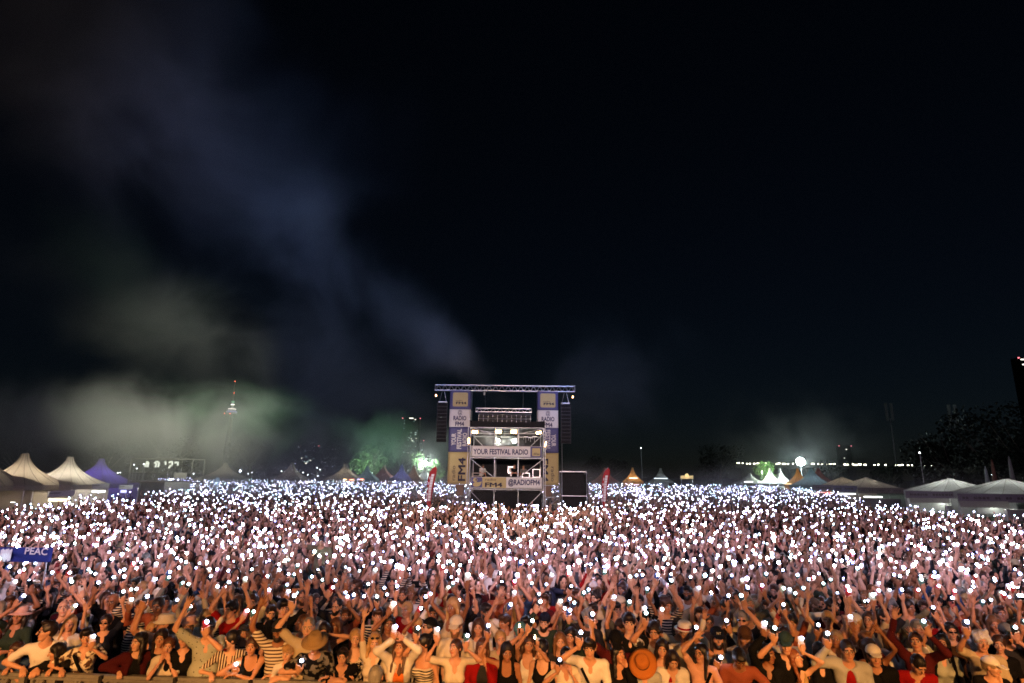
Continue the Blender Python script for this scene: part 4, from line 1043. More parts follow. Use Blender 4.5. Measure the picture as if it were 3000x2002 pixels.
ORD = ["first", "second", "third", "fourth", "fifth", "sixth", "seventh", "eighth", "ninth", "tenth", "eleventh", "twelfth", "thirteenth", "fourteenth", "fifteenth", "sixteenth", "seventeenth", "eighteenth", "nineteenth", "twentieth"] + ["twenty-"+w for w in ("first", "second", "third", "fourth", "fifth", "sixth", "seventh", "eighth", "ninth")] + ["thirtieth"] + ["thirty-"+w for w in ("first", "second", "third", "fourth", "fifth", "sixth", "seventh", "eighth", "ninth")] + ["fortieth"] + ["forty-"+w for w in ("first", "second", "third", "fourth", "fifth", "sixth", "seventh", "eighth", "ninth")] + ["fiftieth"] + ["fifty-"+w for w in ("first", "second", "third", "fourth", "fifth", "sixth", "seventh", "eighth", "ninth")] + ["sixtieth"]
build_far()
# ------------------------------------------------------------------ the mass of the crowd farther back (nobody could count it)
class TB:
    """triangle soup with a colour slot per vertex"""
    def __init__(s): s.V = []; s.F = []; s.S = []; s.n = 0
    def add(s, V, F, slot):
        V = np.asarray(V, float); F = np.asarray(F, int)
        s.V.append(V); s.F.append(F + s.n); s.S.append(np.full(len(V), slot)); s.n += len(V)
    def tube(s, pts, rad, n, slot, ry=None, xdir=(1, 0, 0), close=True):
        pts = [np.asarray(p, float) for p in pts]; m = len(pts)
        V = []
        for i, p in enumerate(pts):
            t = unit(pts[min(i+1, m-1)] - pts[max(i-1, 0)])
            x = np.asarray(xdir, float); x = x - t*np.dot(x, t)
            if np.linalg.norm(x) < 0.1: x = np.array((0, 1.0, 0)); x = x - t*np.dot(x, t)
            x = unit(x); y = np.cross(t, x)
            rr = rad[i]; r2 = rr if ry is None else ry[i]
            for j in range(n):
                a = 2*math.pi*(j + 0.5)/n
                V.append(p + x*rr*math.cos(a) + y*r2*math.sin(a))
        F = []
        for i in range(m-1):
            for j in range(n):
                a, b = i*n+j, i*n+(j+1) % n
                F += [(a, b, b+n), (a, b+n, a+n)]
        if close:
            for j in range(1, n-1):
                F.append((0, j+1, j)); F.append(((m-1)*n, (m-1)*n+j, (m-1)*n+j+1))
        s.add(V, F, slot)
    def ball(s, c, r, M, nu, nv, slot, v0=0.0, v1=1.0):
        V = []
        for i in range(nv+1):
            ph = math.pi*(v0 + (v1-v0)*i/nv)
            for j in range(nu):
                a = 2*math.pi*j/nu
                V.append(np.asarray(c) + M @ np.array((r[0]*math.sin(ph)*math.cos(a), r[1]*math.sin(ph)*math.sin(a), r[2]*math.cos(ph))))
        F = []
        for i in range(nv):
            for j in range(nu):
                a, b = i*nu+j, i*nu+(j+1) % nu
                if i > 0 or v0 > 0: F.append((a, b, b+nu) if False else (a, b+nu, b))
                if i < nv-1 or v1 < 1: F.append((a, a+nu, b+nu))
        s.add(V, F, slot)
    def slab(s, c, M, size, slot):
        V = [np.asarray(c) + M @ np.array((sx*size[0]/2, sy*size[1]/2, sz*size[2]/2)) for sx in (-1, 1) for sy in (-1, 1) for sz in (-1, 1)]
        Q = [(0,1,3,2),(4,6,7,5),(0,4,5,1),(2,3,7,6),(0,2,6,4),(1,5,7,3)]
        s.add(V, [t for q in Q for t in ((q[0], q[1], q[2]), (q[0], q[2], q[3]))], slot)
    def get(s): return np.concatenate(s.V), np.concatenate(s.F), np.concatenate(s.S)

def lod_person(P, lod, hair='short', sleeve=0.55, hat=False):
    """slots: 0 skin 1 hair 2 shirt 3 trousers 4 phone 5 dark detail 6 hat"""
    k, T, U = P['k'], P['T'], P['U']
    nt, na, nu, nv = ((9, 5, 11, 7), (6, 4, 7, 4), (4, 3, 5, 3))[lod]
    f = P['fat']
    t = TB()
    w = 0.9 if P['female'] else 1.0
    zs = (0.86, 1.02, 1.14, 1.30, 1.40, 1.455) if lod < 2 else (0.9, 1.15, 1.42)
    rr = (0.165, 0.145*(1+f), 0.150*(1+f*.8), 0.185*w, 0.165*w, 0.07) if lod < 2 else (0.16, 0.16, 0.15)
    r2 = (0.115, 0.105*(1+f*2), 0.115*(1+f*1.5), 0.125, 0.09, 0.06) if lod < 2 else (0.11, 0.11, 0.09)
    t.tube([U((0, 0.01, z)) for z in zs], [r*k for r in rr], nt, 2, [r*k for r in r2], xdir=T[:, 0])
    if lod < 1:
        t.tube([(0, 0.02, 0.0), (0, 0.01, 0.5*k), U((0, 0.0, 0.92))], [0.10*k, 0.14*k, 0.16*k], 5, 3, [0.06*k, 0.09*k, 0.11*k])
    t.tube([P['neck'] - (0, 0, 0.03), P['headp'] + P['HM'] @ np.array((0, 0.01, 0.04))*k], [0.058*k, 0.052*k], na, 0, close=False)
    HM, hp = P['HM'], P['headp']
    hc = hp + HM @ np.array((0, -0.012, 0.088))*k
    t.ball(hc, np.array((0.073, 0.092, 0.116))*k, HM, nu, nv, 0)
    if lod == 0:
        L = lambda x, y, z: hp + HM @ np.array((x, y, z))*k
        for sx in (-1, 1):
            t.slab(L(sx*0.031, -0.096, 0.100), HM, (0.026*k, 0.012*k, 0.010*k), 5)
            t.slab(L(sx*0.031, -0.098, 0.119), HM, (0.034*k, 0.012*k, 0.007*k), 1)
            t.ball(L(sx*0.075, 0.0, 0.09), np.array((0.012, 0.02, 0.032))*k, HM, 5, 3, 0)
        t.slab(L(0, -0.093, 0.035), HM, (0.042*k, 0.012*k, 0.010*k), 7)
        t.tube([L(0, -0.09, 0.115), L(0, -0.117, 0.072), L(0, -0.095, 0.062)], [0.008*k, 0.015*k, 0.010*k], 4, 0)
    if hair != 'bald':
        t.ball(hp + HM @ np.array((0, 0.016, 0.118))*k, np.array((0.084, 0.100, 0.104))*k, HM @ rx(-0.45), nu, max(3, nv-2), 1, 0.0, 0.60)
        if hair in ('long', 'bob') and lod < 2:
            zz = -0.24 if hair == 'long' else -0.04
            t.tube([hp + HM @ np.array((0, 0.05, 0.14))*k, hp + HM @ np.array((0, 0.072, 0.04))*k, hp + HM @ np.array((0, 0.085, zz))*k], [0.085*k, 0.098*k, 0.075*k], na, 1, [0.05*k, 0.05*k, 0.03*k])
            for sx in (-1, 1):
                t.tube([hp + HM @ np.array((sx*0.07, 0.0, 0.13))*k, hp + HM @ np.array((sx*0.083, -0.005, 0.04))*k, hp + HM @ np.array((sx*0.085, -0.02, zz+.05))*k], [0.024*k, 0.03*k, 0.018*k], 4, 1)
    if hat:
        t.ball(hp + HM @ np.array((0, 0.008, 0.135))*k, np.array((0.092, 0.108, 0.098))*k, HM, nu, 3, 6, 0.0, 0.5)
        t.slab(hp + HM @ np.array((0, -0.125, 0.138))*k, HM @ rx(0.15), (0.13*k, 0.12*k, 0.012*k), 6)
    fl = []
    for A in P['arm']:
        sh, el, wr = A['sh'], A['el'], A['wr']
        if lod == 2:
            t.tube([sh, el, wr + A['HM'][:, 2]*0.06], [0.045*k, 0.036*k, 0.028*k], 3, 0 if sleeve < 0.9 else 2)
        else:
            q = sh + (el-sh)*min(1, sleeve)
            t.tube([sh - (el-sh)*0.12, sh, q], [0.055*k, 0.060*k, 0.056*k], na, 2)
            if sleeve > 0.9:
                t.tube([q, el, el + (wr-el)*0.9], [0.052*k, 0.047*k, 0.036*k], na, 2)
                t.tube([el + (wr-el)*0.8, wr], [0.03*k, 0.026*k], na, 0)
            else:
                t.tube([sh + (el-sh)*0.3, el, el + (wr-el)*0.3, wr], [0.040*k, 0.033*k, 0.035*k, 0.023*k], na, 0)
            HMd = A['HM']
            if lod == 0:
                t.tube([wr - HMd[:, 2]*0.01, wr + HMd[:, 2]*0.045*k, wr + HMd[:, 2]*0.095*k], [0.026*k, 0.040*k, 0.036*k], 6, 0, [0.020*k, 0.018*k, 0.015*k], xdir=HMd[:, 0])
                if A['grip'] == 'open':
                    for j in range(4):
                        b = HMd @ np.array((-0.030+0.02*j, 0, 0.09))*k
                        t.tube([wr + b, wr + b + HMd @ np.array(((j-1.5)*0.012, -0.015, 0.075))*k], [0.010*k, 0.007*k], 4, 0)
                elif A['grip'] == 'phone':
                    for j in range(4):
                        zz = 0.055 + 0.021*j
                        t.tube([wr + HMd @ np.array((-0.02, -0.02, zz-.01))*k, wr + HMd @ np.array((0.034, -0.016, zz))*k, wr + HMd @ np.array((0.042, 0.018, zz))*k], [0.010*k, 0.010*k, 0.008*k], 4, 0)
            else:
                t.tube([wr, wr + HMd[:, 2]*0.10*k], [0.034*k, 0.036*k], 4, 0, [0.02*k, 0.02*k], xdir=HMd[:, 0])
        if A['grip'] == 'phone':
            if lod < 2:
                t.slab(A['wr'] + A['HM'] @ np.array((0, 0.012, 0.125))*k, A['HM'], (0.074*k, 0.010*k, 0.150*k), 4)
            fl.append(flash_point(A, k) - A['HM'][:, 1]*0.012)
    return (*t.get(), np.array(fl).reshape(-1, 3))

SKINS = [rgb(h) for h in ('#cfa48a', '#c4967b', '#dbb39b', '#b98868', '#94684c', '#d2a58f', '#c99b82')]
HAIRS = [rgb(h) for h in ('#17100c', '#1d1512', '#2a1b13', '#3a2416', '#0f0c0b', '#5a3c22', '#8b6a42', '#201613', '#4a3020', '#77716b')]
SHIRTS = [rgb(h) for h in ('#0c0d10', '#111215', '#15161a', '#0a0a0c', '#101114', '#cfc9bf', '#1b2030', '#3a3c40', '#55524d', '#2d3a33', '#421618', '#22262c', '#d5d0c8', '#2c211d', '#5f221c', '#8b9094', '#1a1a1c', '#1f2840', '#0e0f12')]
PHONES = [rgb(h) for h in ('#08080a', '#101216', '#1b1c20', '#d9d6d0', '#2a2f38', '#7a2a26', '#c9bfb4')]
HATS = [rgb(h) for h in ('#d8d0c2', '#15161a', '#c8b893', '#30343a', '#8a8f84')]

def crowd_templates(lod, n, seed):
    rg = random.Random(seed); out = []
    kinds = ['up']*4 + ['high']*8 + ['out']*3 + ['face']*2
    for i in range(n):
        fem = rg.random() < 0.5
        a = rg.choice(kinds) if rg.random() < 0.78 else rg.choice(('wave', 'down', 'down'))
        b = rg.choice(('down', 'down', 'down', 'cross', 'up', 'wave'))
        arms = (a, b) if rg.random() < 0.6 else (b, a)
        P = make_pose(1.72, fem, arms, lean=rg.uniform(-.05, .08), side=rg.uniform(-.08, .08), twist=rg.uniform(-.3, .3),
                      head=(rg.uniform(-.55, .55), rg.uniform(-.22, .2), rg.uniform(-.15, .15)), fat=rg.uniform(0, .25), rng=rg)
        hair = rg.choice(('long', 'long', 'bob', 'short')) if fem else rg.choice(('short', 'short', 'short', 'short', 'bald'))
        out.append(lod_person(P, lod, hair, sleeve=rg.choice((0.15, .55, .55, .6, 1.0)), hat=rg.random() < 0.12 and lod < 2))
    return out

def octa(lod):
    if lod == 2:
        V = np.array(((1,0,0),(-1,0,0),(0,1,0),(0,-1,0),(0,0,1),(0,0,-1)), float)
        F = np.array(((0,2,4),(2,1,4),(1,3,4),(3,0,4),(2,0,5),(1,2,5),(3,1,5),(0,3,5)))
        return V, F
    tb = TB(); tb.ball((0, 0, 0), (1, 1, 1), np.eye(3), 6, 4, 0); V, F, _ = tb.get(); return V, F

def flash_tint(rg, n):
    """white flashes of uneven strength and slightly uneven colour"""
    t = np.array(((0.52, 0.60, 1.0), (0.66, 0.70, 1.0), (0.46, 0.46, 1.0), (0.55, 0.86, 0.98), (0.82, 0.70, 1.0)))[rg.randint(0, 5, n)]
    return t*np.exp(rg.normal(0, 0.95, n))[:, None]

def flash_mass_material():
    m = bpy.data.materials.new("phone_flash_mass"); m.use_nodes = True
    nt = m.node_tree; nt.nodes.clear()
    e = nt.nodes.new("ShaderNodeEmission"); a = nt.nodes.new("ShaderNodeAttribute"); o = nt.nodes.new("ShaderNodeOutputMaterial")
    a.attribute_name = "glow"; e.inputs["Strength"].default_value = FLASH_E
    nt.links.new(a.outputs["Color"], e.inputs["Color"]); nt.links.new(e.outputs[0], o.inputs["Surface"])
    return m

def in_field(x, y):
    """inside the fenced crowd area, clear of the control tower"""
    if abs(x - FOH_X) < 8.2 and FOH_Y - 1.2 < y < FOH_Y + 9: return False
    return FIELD_L(y) < x < FIELD_R(y)

def build_crowd():
    rg = np.random.RandomState(11)
    bands = [(CROWD_Y0, 20.5, 3.7, 0, 40), (20.5, 40.0, 3.0, 1, 30), (40.0, 148.0, 1.35, 2, 12)]
    aV, aF, aC, fV, fF, br = [], [], [], [], [], []
    nv = nf = 0
    for y0, y1, dens, lod, nt in bands:
        tm = crowd_templates(lod, nt, 100+lod)
        step = 1/math.sqrt(dens)
        pts = []
        for y in np.arange(y0, y1, step):
            hw = 0.89*y + 0.6
            for x in np.arange(-hw, hw, step):
                X = x + rg.uniform(-.42, .42)*step; Y = y + rg.uniform(-.42, .42)*step
                if in_field(X, Y) and rg.rand() < CROWD_KEEP(X, Y): pts.append((X, Y))
        pts = np.array(pts)
        idx = rg.randint(0, nt, len(pts))
        sv, sf = octa(lod)
        for t in range(nt):
            p = pts[idx == t]; n = len(p)
            if not n: continue
            V, F, S, FL = tm[t]
            ang = rg.normal(0, .28, n) + np.arctan2(p[:, 0], p[:, 1]+6)*-0.6
            scl = rg.normal(1.0, .045, n)
            ca, sa = np.cos(ang), np.sin(ang)
            W = np.empty((n, len(V), 3))
            W[:, :, 0] = (V[:, 0]*ca[:, None] - V[:, 1]*sa[:, None])*scl[:, None] + p[:, 0:1]
            W[:, :, 1] = (V[:, 0]*sa[:, None] + V[:, 1]*ca[:, None])*scl[:, None] + p[:, 1:2]
            W[:, :, 2] = V[:, 2]*scl[:, None]
            C = np.empty((n, 8, 3))
            for s_, pal in ((0, SKINS), (1, HAIRS), (2, SHIRTS), (3, SHIRTS[:3]), (4, PHONES), (6, HATS)):
                C[:, s_] = np.array(pal)[rg.randint(0, len(pal), n)]*rg.uniform(.8, 1.15, (n, 1))
            C[:, 5] = 0.012; C[:, 7] = C[:, 0]*np.array((0.8, 0.45, 0.45))
            aV.append(W.reshape(-1, 3)); aC.append(C[:, S].reshape(-1, 3))
            aF.append((F[None] + (np.arange(n)*len(V))[:, None, None] + nv).reshape(-1, 3)); nv += n*len(V)
            for q in FL:
                on = rg.rand(n) < FLASH_ON(p[:, 1])
                m = on.sum()
                ff = np.empty((m, 3))
                ff[:, 0] = ((q[0]*ca - q[1]*sa)*scl + p[:, 0])[on]; ff[:, 1] = ((q[0]*sa + q[1]*ca)*scl + p[:, 1])[on]; ff[:, 2] = (q[2]*scl)[on]
                r = FLASH_R*np.exp(rg.normal(0.0, .22, m)); br.append(np.repeat(flash_tint(rg, m), len(sv), 0))
                fV.append((ff[:, None] + sv[None]*r[:, None, None]).reshape(-1, 3))
                fF.append((sf[None] + (np.arange(m)*len(sv))[:, None, None] + nf).reshape(-1, 3)); nf += m*len(sv)
    V, F, C = np.concatenate(aV), np.concatenate(aF), np.concatenate(aC)
    m = bpy.data.materials.new("crowd_skin_and_cloth"); m.use_nodes = True
    nt_ = m.node_tree; b = nt_.nodes["Principled BSDF"]; b.inputs["Roughness"].default_value = 0.65; b.inputs["Specular IOR Level"].default_value = 0.25
    at_ = nt_.nodes.new("ShaderNodeAttribute"); at_.attribute_name = "tint"
    nt_.links.new(at_.outputs["Color"], b.inputs["Base Color"])
    me = np_mesh("crowd", V, tris=F, smooth=True, mats=[m])
    ca_ = me.color_attributes.new("tint", 'FLOAT_COLOR', 'POINT')
    ca_.data.foreach_set("color", np.concatenate([C, np.ones((len(C), 1))], 1).astype(np.float32).ravel())
    o = link("crowd", me); o["kind"] = "stuff"; o["label"] = "dense festival crowd stretching back across the field, arms raised"; o["category"] = "crowd"
    fV, fF = np.concatenate(fV), np.concatenate(fF)
    me2 = np_mesh("phone_lights", fV, tris=fF, mats=[flash_mass_material()])
    c2 = me2.color_attributes.new("glow", 'FLOAT_COLOR', 'POINT'); B = np.concatenate(br)
    c2.data.foreach_set("color", np.concatenate([B, np.ones((len(B), 1))], 1).astype(np.float32).ravel())
    o2 = link("phone_lights", me2); o2["kind"] = "stuff"; o2["label"] = "thousands of white phone flashes held up over the far crowd"; o2["category"] = "lights"
    print("CROWD tris", len(F), "flash tris", len(fF), "flashes", len(fF)//8)
# ------------------------------------------------------------------ smooth bodies: blended solids turned into one continuous skin
class SDF:
    def __init__(s, lo, hi, h):
        s.h = h; s.lo = np.asarray(lo, float) - 2*h
        n = np.ceil((np.asarray(hi, float) + 2*h - s.lo)/h).astype(int) + 1
        s.ax = [s.lo[i] + h*np.arange(n[i]) for i in range(3)]
        s.F = np.full(n, 0.25, np.float32)
    def _sub(s, lo, hi):
        sl = []
        for i in range(3):
            a = max(0, int((lo[i]-s.lo[i])/s.h)); b = min(len(s.ax[i]), int((hi[i]-s.lo[i])/s.h) + 2)
            if a >= b: return None
            sl.append(slice(a, b))
        return tuple(sl), s.ax[0][sl[0]][:, None, None], s.ax[1][sl[1]][None, :, None], s.ax[2][sl[2]][None, None, :]
    def _mix(s, sl, d, k, op):
        f = s.F[sl]
        if op == 'u':
            hh = np.maximum(k - np.abs(f-d), 0)/k; s.F[sl] = np.minimum(f, d) - hh*hh*k*0.25
        else:
            d = -d; hh = np.maximum(k - np.abs(f-d), 0)/k; s.F[sl] = np.maximum(f, d) + hh*hh*k*0.25
    def cap(s, a, b, ra, rb=None, k=0.02, op='u'):
        a, b = np.asarray(a, float), np.asarray(b, float); rb = ra if rb is None else rb
        m = max(ra, rb) + k + 2.5*s.h
        q = s._sub(np.minimum(a, b)-m, np.maximum(a, b)+m)
        if q is None: return
        sl, X, Y, Z = q; d = b-a; L = d@d + 1e-12
        t = np.clip(((X-a[0])*d[0] + (Y-a[1])*d[1] + (Z-a[2])*d[2])/L, 0, 1)
        dist = np.sqrt((X-a[0]-t*d[0])**2 + (Y-a[1]-t*d[1])**2 + (Z-a[2]-t*d[2])**2) - (ra + t*(rb-ra))
        s._mix(sl, dist, k, op)
    def ell(s, c, r, M=None, k=0.03, op='u'):
        c = np.asarray(c, float); r = np.asarray(r, float)
        m = r.max() + k + 2.5*s.h
        q = s._sub(c-m, c+m)
        if q is None: return
        sl, X, Y, Z = q; X, Y, Z = X-c[0], Y-c[1], Z-c[2]
        if M is not None:
            X, Y, Z = (M[0, 0]*X + M[1, 0]*Y + M[2, 0]*Z, M[0, 1]*X + M[1, 1]*Y + M[2, 1]*Z, M[0, 2]*X + M[1, 2]*Y + M[2, 2]*Z)
        k0 = np.sqrt((X/r[0])**2 + (Y/r[1])**2 + (Z/r[2])**2); k1 = np.sqrt((X/r[0]**2)**2 + (Y/r[1]**2)**2 + (Z/r[2]**2)**2) + 1e-9
        s._mix(sl, k0*(k0-1)/k1, k, op)
    def below(s, z):       # cut everything under z
        s.F = np.maximum(s.F, (z - s.ax[2])[None, None, :].astype(np.float32))
    def ripple(s, amp, fx, fz, ph=0.0):
        X, Y, Z = s.ax[0][:, None, None], s.ax[1][None, :, None], s.ax[2][None, None, :]
        s.F = (s.F + amp*(np.sin(fx*X + 0.6*fz*Z + ph)*np.cos(fx*0.8*Y - fz*Z*0.5 + 1.7*ph) + 0.6*np.sin(fz*Z + 2.1*fx*X*0.4 + ph*2))).astype(np.float32)
    def mesh(s):
        F = s.F; S = F < 0
        n = [d-1 for d in F.shape]
        cs = np.zeros(n, np.int8)
        offs = [(i, j, k) for i in (0, 1) for j in (0, 1) for k in (0, 1)]
        for (i, j, k) in offs: cs += S[i:i+n[0], j:j+n[1], k:k+n[2]]
        act = (cs > 0) & (cs < 8)
        ci = np.argwhere(act); N = len(ci)
        idx = np.full(n, -1, np.int32); idx[act] = np.arange(N)
        val = np.stack([F[ci[:, 0]+i, ci[:, 1]+j, ci[:, 2]+k] for (i, j, k) in offs], 1)
        acc = np.zeros((N, 3)); cnt = np.zeros(N)
        o = np.array(offs, float)
        for a in range(8):
            for b in range(a+1, 8):
                if np.abs(o[a]-o[b]).sum() != 1: continue
                cr = (val[:, a] < 0) != (val[:, b] < 0)
                t = val[cr, a]/(val[cr, a]-val[cr, b])
                acc[cr] += o[a] + t[:, None]*(o[b]-o[a]); cnt[cr] += 1
        V = s.lo + (ci + acc/cnt[:, None])*s.h
        Q = []
        for ax in range(3):
            a1, a2 = [(1, 2), (2, 0), (0, 1)][ax]
            A = np.take(S, range(0, F.shape[ax]-1), ax); B = np.take(S, range(1, F.shape[ax]), ax)
            e = np.argwhere(A != B)
            e = e[(e[:, a1] > 0) & (e[:, a2] > 0) & (e[:, a1] < n[a1]) & (e[:, a2] < n[a2])]
            ins = A[e[:, 0], e[:, 1], e[:, 2]]
            d1 = np.zeros(3, int); d1[a1] = 1; d2 = np.zeros(3, int); d2[a2] = 1
            g = lambda p: idx[p[:, 0], p[:, 1], p[:, 2]]
            q = np.stack([g(e-d1-d2), g(e-d2), g(e), g(e-d1)], 1)
            q[~ins] = q[~ins][:, ::-1]
            Q.append(q)
        Q = np.concatenate(Q); Q = Q[(Q >= 0).all(1)]
        return V, Q

# ---- heads, hands, hair, hats: built once, in the head's or hand's own frame
def make_head(kind):
    fem = kind == 'f'
    s = SDF((-0.1, -0.13, -0.05), (0.1, 0.12, 0.23), 0.0086)
    jw = 0.055 if fem else 0.061
    s.ell((0, 0.012, 0.125), (0.074, 0.094, 0.091)); s.ell((0, -0.028, 0.066), (jw, 0.060, 0.084), k=0.03)
    s.ell((0, -0.056, 0.000 if fem else -0.004), (0.028 if fem else 0.036, 0.030, 0.022), k=0.03)
    s.cap((-0.038, -0.078, 0.121), (0.038, -0.078, 0.121), 0.010 if fem else 0.013, k=0.014)
    for x in (-1, 1):
        s.ell((x*0.037, -0.060, 0.066), (0.023, 0.024, 0.022), k=0.02)
        s.ell((x*0.031, -0.103, 0.100), (0.018, 0.016, 0.011), k=0.010, op='s')
        s.ell((x*0.031, -0.082, 0.100), (0.0125, 0.0125, 0.0095), k=0.004)
        s.ell((x*0.076, 0.006, 0.090), (0.010, 0.021, 0.031), k=0.008)
    s.cap((0, -0.086, 0.114), (0, -0.112 if fem else -0.116, 0.069), 0.008, 0.0135, k=0.012)
    s.cap((-0.017, -0.088, 0.0395), (0.017, -0.088, 0.0395), 0.0075, k=0.006); s.cap((-0.013, -0.087, 0.030), (0.013, -0.087, 0.030), 0.0078, k=0.006)
    V, Q = s.mesh()
    c = V[Q].mean(1); ax = np.abs(c[:, 0])
    fm = np.zeros(len(Q), int); fr = c[:, 1] < -0.062
    fm[fr & (np.abs(ax-0.031) < 0.015) & (np.abs(c[:, 2]-0.1005) < 0.0058)] = 4
    fm[fr & (np.abs(ax-0.0305) < 0.0072) & (np.abs(c[:, 2]-0.1010) < 0.0072)] = 1
    fm[fr & (np.abs(ax-0.032) < 0.021) & (np.abs(c[:, 2]-0.1245) < (0.0042 if fem else 0.0056))] = 2
    fm[fr & (ax < 0.023) & (np.abs(c[:, 2]-0.035) < 0.0082)] = 3
    return V, Q, fm

def make_hand(kind):
    s = SDF((-0.09, -0.07, -0.03), (0.09, 0.07, 0.22), 0.0076)
    if kind == 'phone':
        s.ell((0, -0.014, 0.045), (0.040, 0.017, 0.050), k=0.01); s.cap((0, 0, -0.03), (0, -0.008, 0.02), 0.026, 0.026, k=0.02)
        for j in range(4):
            z = 0.034 + 0.0225*j; L = (0.9, 1.0, 1.02, 0.85)[3-j]
            s.cap((-0.012, -0.020, z), (0.032*L, -0.019, z+0.010), 0.0105, 0.0100, k=0.004)
            s.cap((0.032*L, -0.019, z+0.010), (0.047, 0.004, z+0.013), 0.0100, 0.009, k=0.004); s.cap((0.047, 0.004, z+0.013), (0.033, 0.024, z+0.014), 0.009, 0.0075, k=0.004)
        s.cap((-0.026, -0.012, 0.022), (-0.046, -0.006, 0.062), 0.014, 0.0115, k=0.008); s.cap((-0.046, -0.006, 0.062), (-0.044, 0.006, 0.108), 0.0115, 0.009, k=0.006)
    elif kind == 'open':
        s.ell((0, 0, 0.052), (0.041, 0.014, 0.050), k=0.01); s.cap((0, 0, -0.03), (0, 0, 0.02), 0.025, 0.026, k=0.02)
        for j, (x, L) in enumerate(((-0.030, 0.068), (-0.010, 0.078), (0.011, 0.072), (0.030, 0.056))):
            a = np.array((x, 0, 0.092)); m = a + np.array((x*0.22, -0.004, L*0.52)); e = m + np.array((x*0.18, -0.016, L*0.45))
            s.cap(a, m, 0.0100, 0.0092, k=0.004); s.cap(m, e, 0.0092, 0.0075, k=0.004)
        s.cap((-0.026, -0.002, 0.028), (-0.058, -0.012, 0.060), 0.014, 0.011, k=0.008); s.cap((-0.058, -0.012, 0.060), (-0.070, -0.022, 0.090), 0.011, 0.009, k=0.004)
    elif kind == 'fist':
        s.ell((0, 0, 0.045), (0.041, 0.020, 0.046), k=0.01); s.cap((0, 0, -0.03), (0, 0, 0.02), 0.025, 0.026, k=0.02)
        for j, x in enumerate((-0.031, -0.010, 0.011, 0.031)):
            s.cap((x, 0.004, 0.080), (x, -0.028, 0.092), 0.0115, 0.011, k=0.004); s.cap((x, -0.028, 0.092), (x, -0.040, 0.058), 0.011, 0.0095, k=0.004); s.cap((x, -0.040, 0.058), (x, -0.022, 0.044), 0.0095, 0.009, k=0.004)
        s.cap((-0.034, -0.010, 0.030), (-0.042, -0.034, 0.062), 0.014, 0.011, k=0.008); s.cap((-0.042, -0.034, 0.062), (-0.020, -0.052, 0.072), 0.011, 0.009, k=0.004)
    else:
        s.ell((0, 0, 0.048), (0.038, 0.015, 0.050), k=0.01); s.cap((0, 0, -0.03), (0, 0, 0.02), 0.025, 0.025, k=0.02)
        for j, (x, L) in enumerate(((-0.028, 0.060), (-0.009, 0.070), (0.010, 0.066), (0.028, 0.050))):
            a = np.array((x, 0, 0.088)); m = a + np.array((x*0.05, -0.014, L*0.50)); e = m + np.array((0, -0.026, L*0.34))
            s.cap(a, m, 0.0098, 0.0090, k=0.004); s.cap(m, e, 0.0090, 0.0075, k=0.004)
        s.cap((-0.026, -0.004, 0.026), (-0.046, -0.018, 0.060), 0.014, 0.011, k=0.008); s.cap((-0.046, -0.018, 0.060), (-0.042, -0.032, 0.090), 0.011, 0.0085, k=0.004)
    return s.mesh()

HEADS = {k: make_head(k) for k in 'mf'}
HANDS = {k: make_hand(k) for k in ('phone', 'open', 'fist', 'relax')}

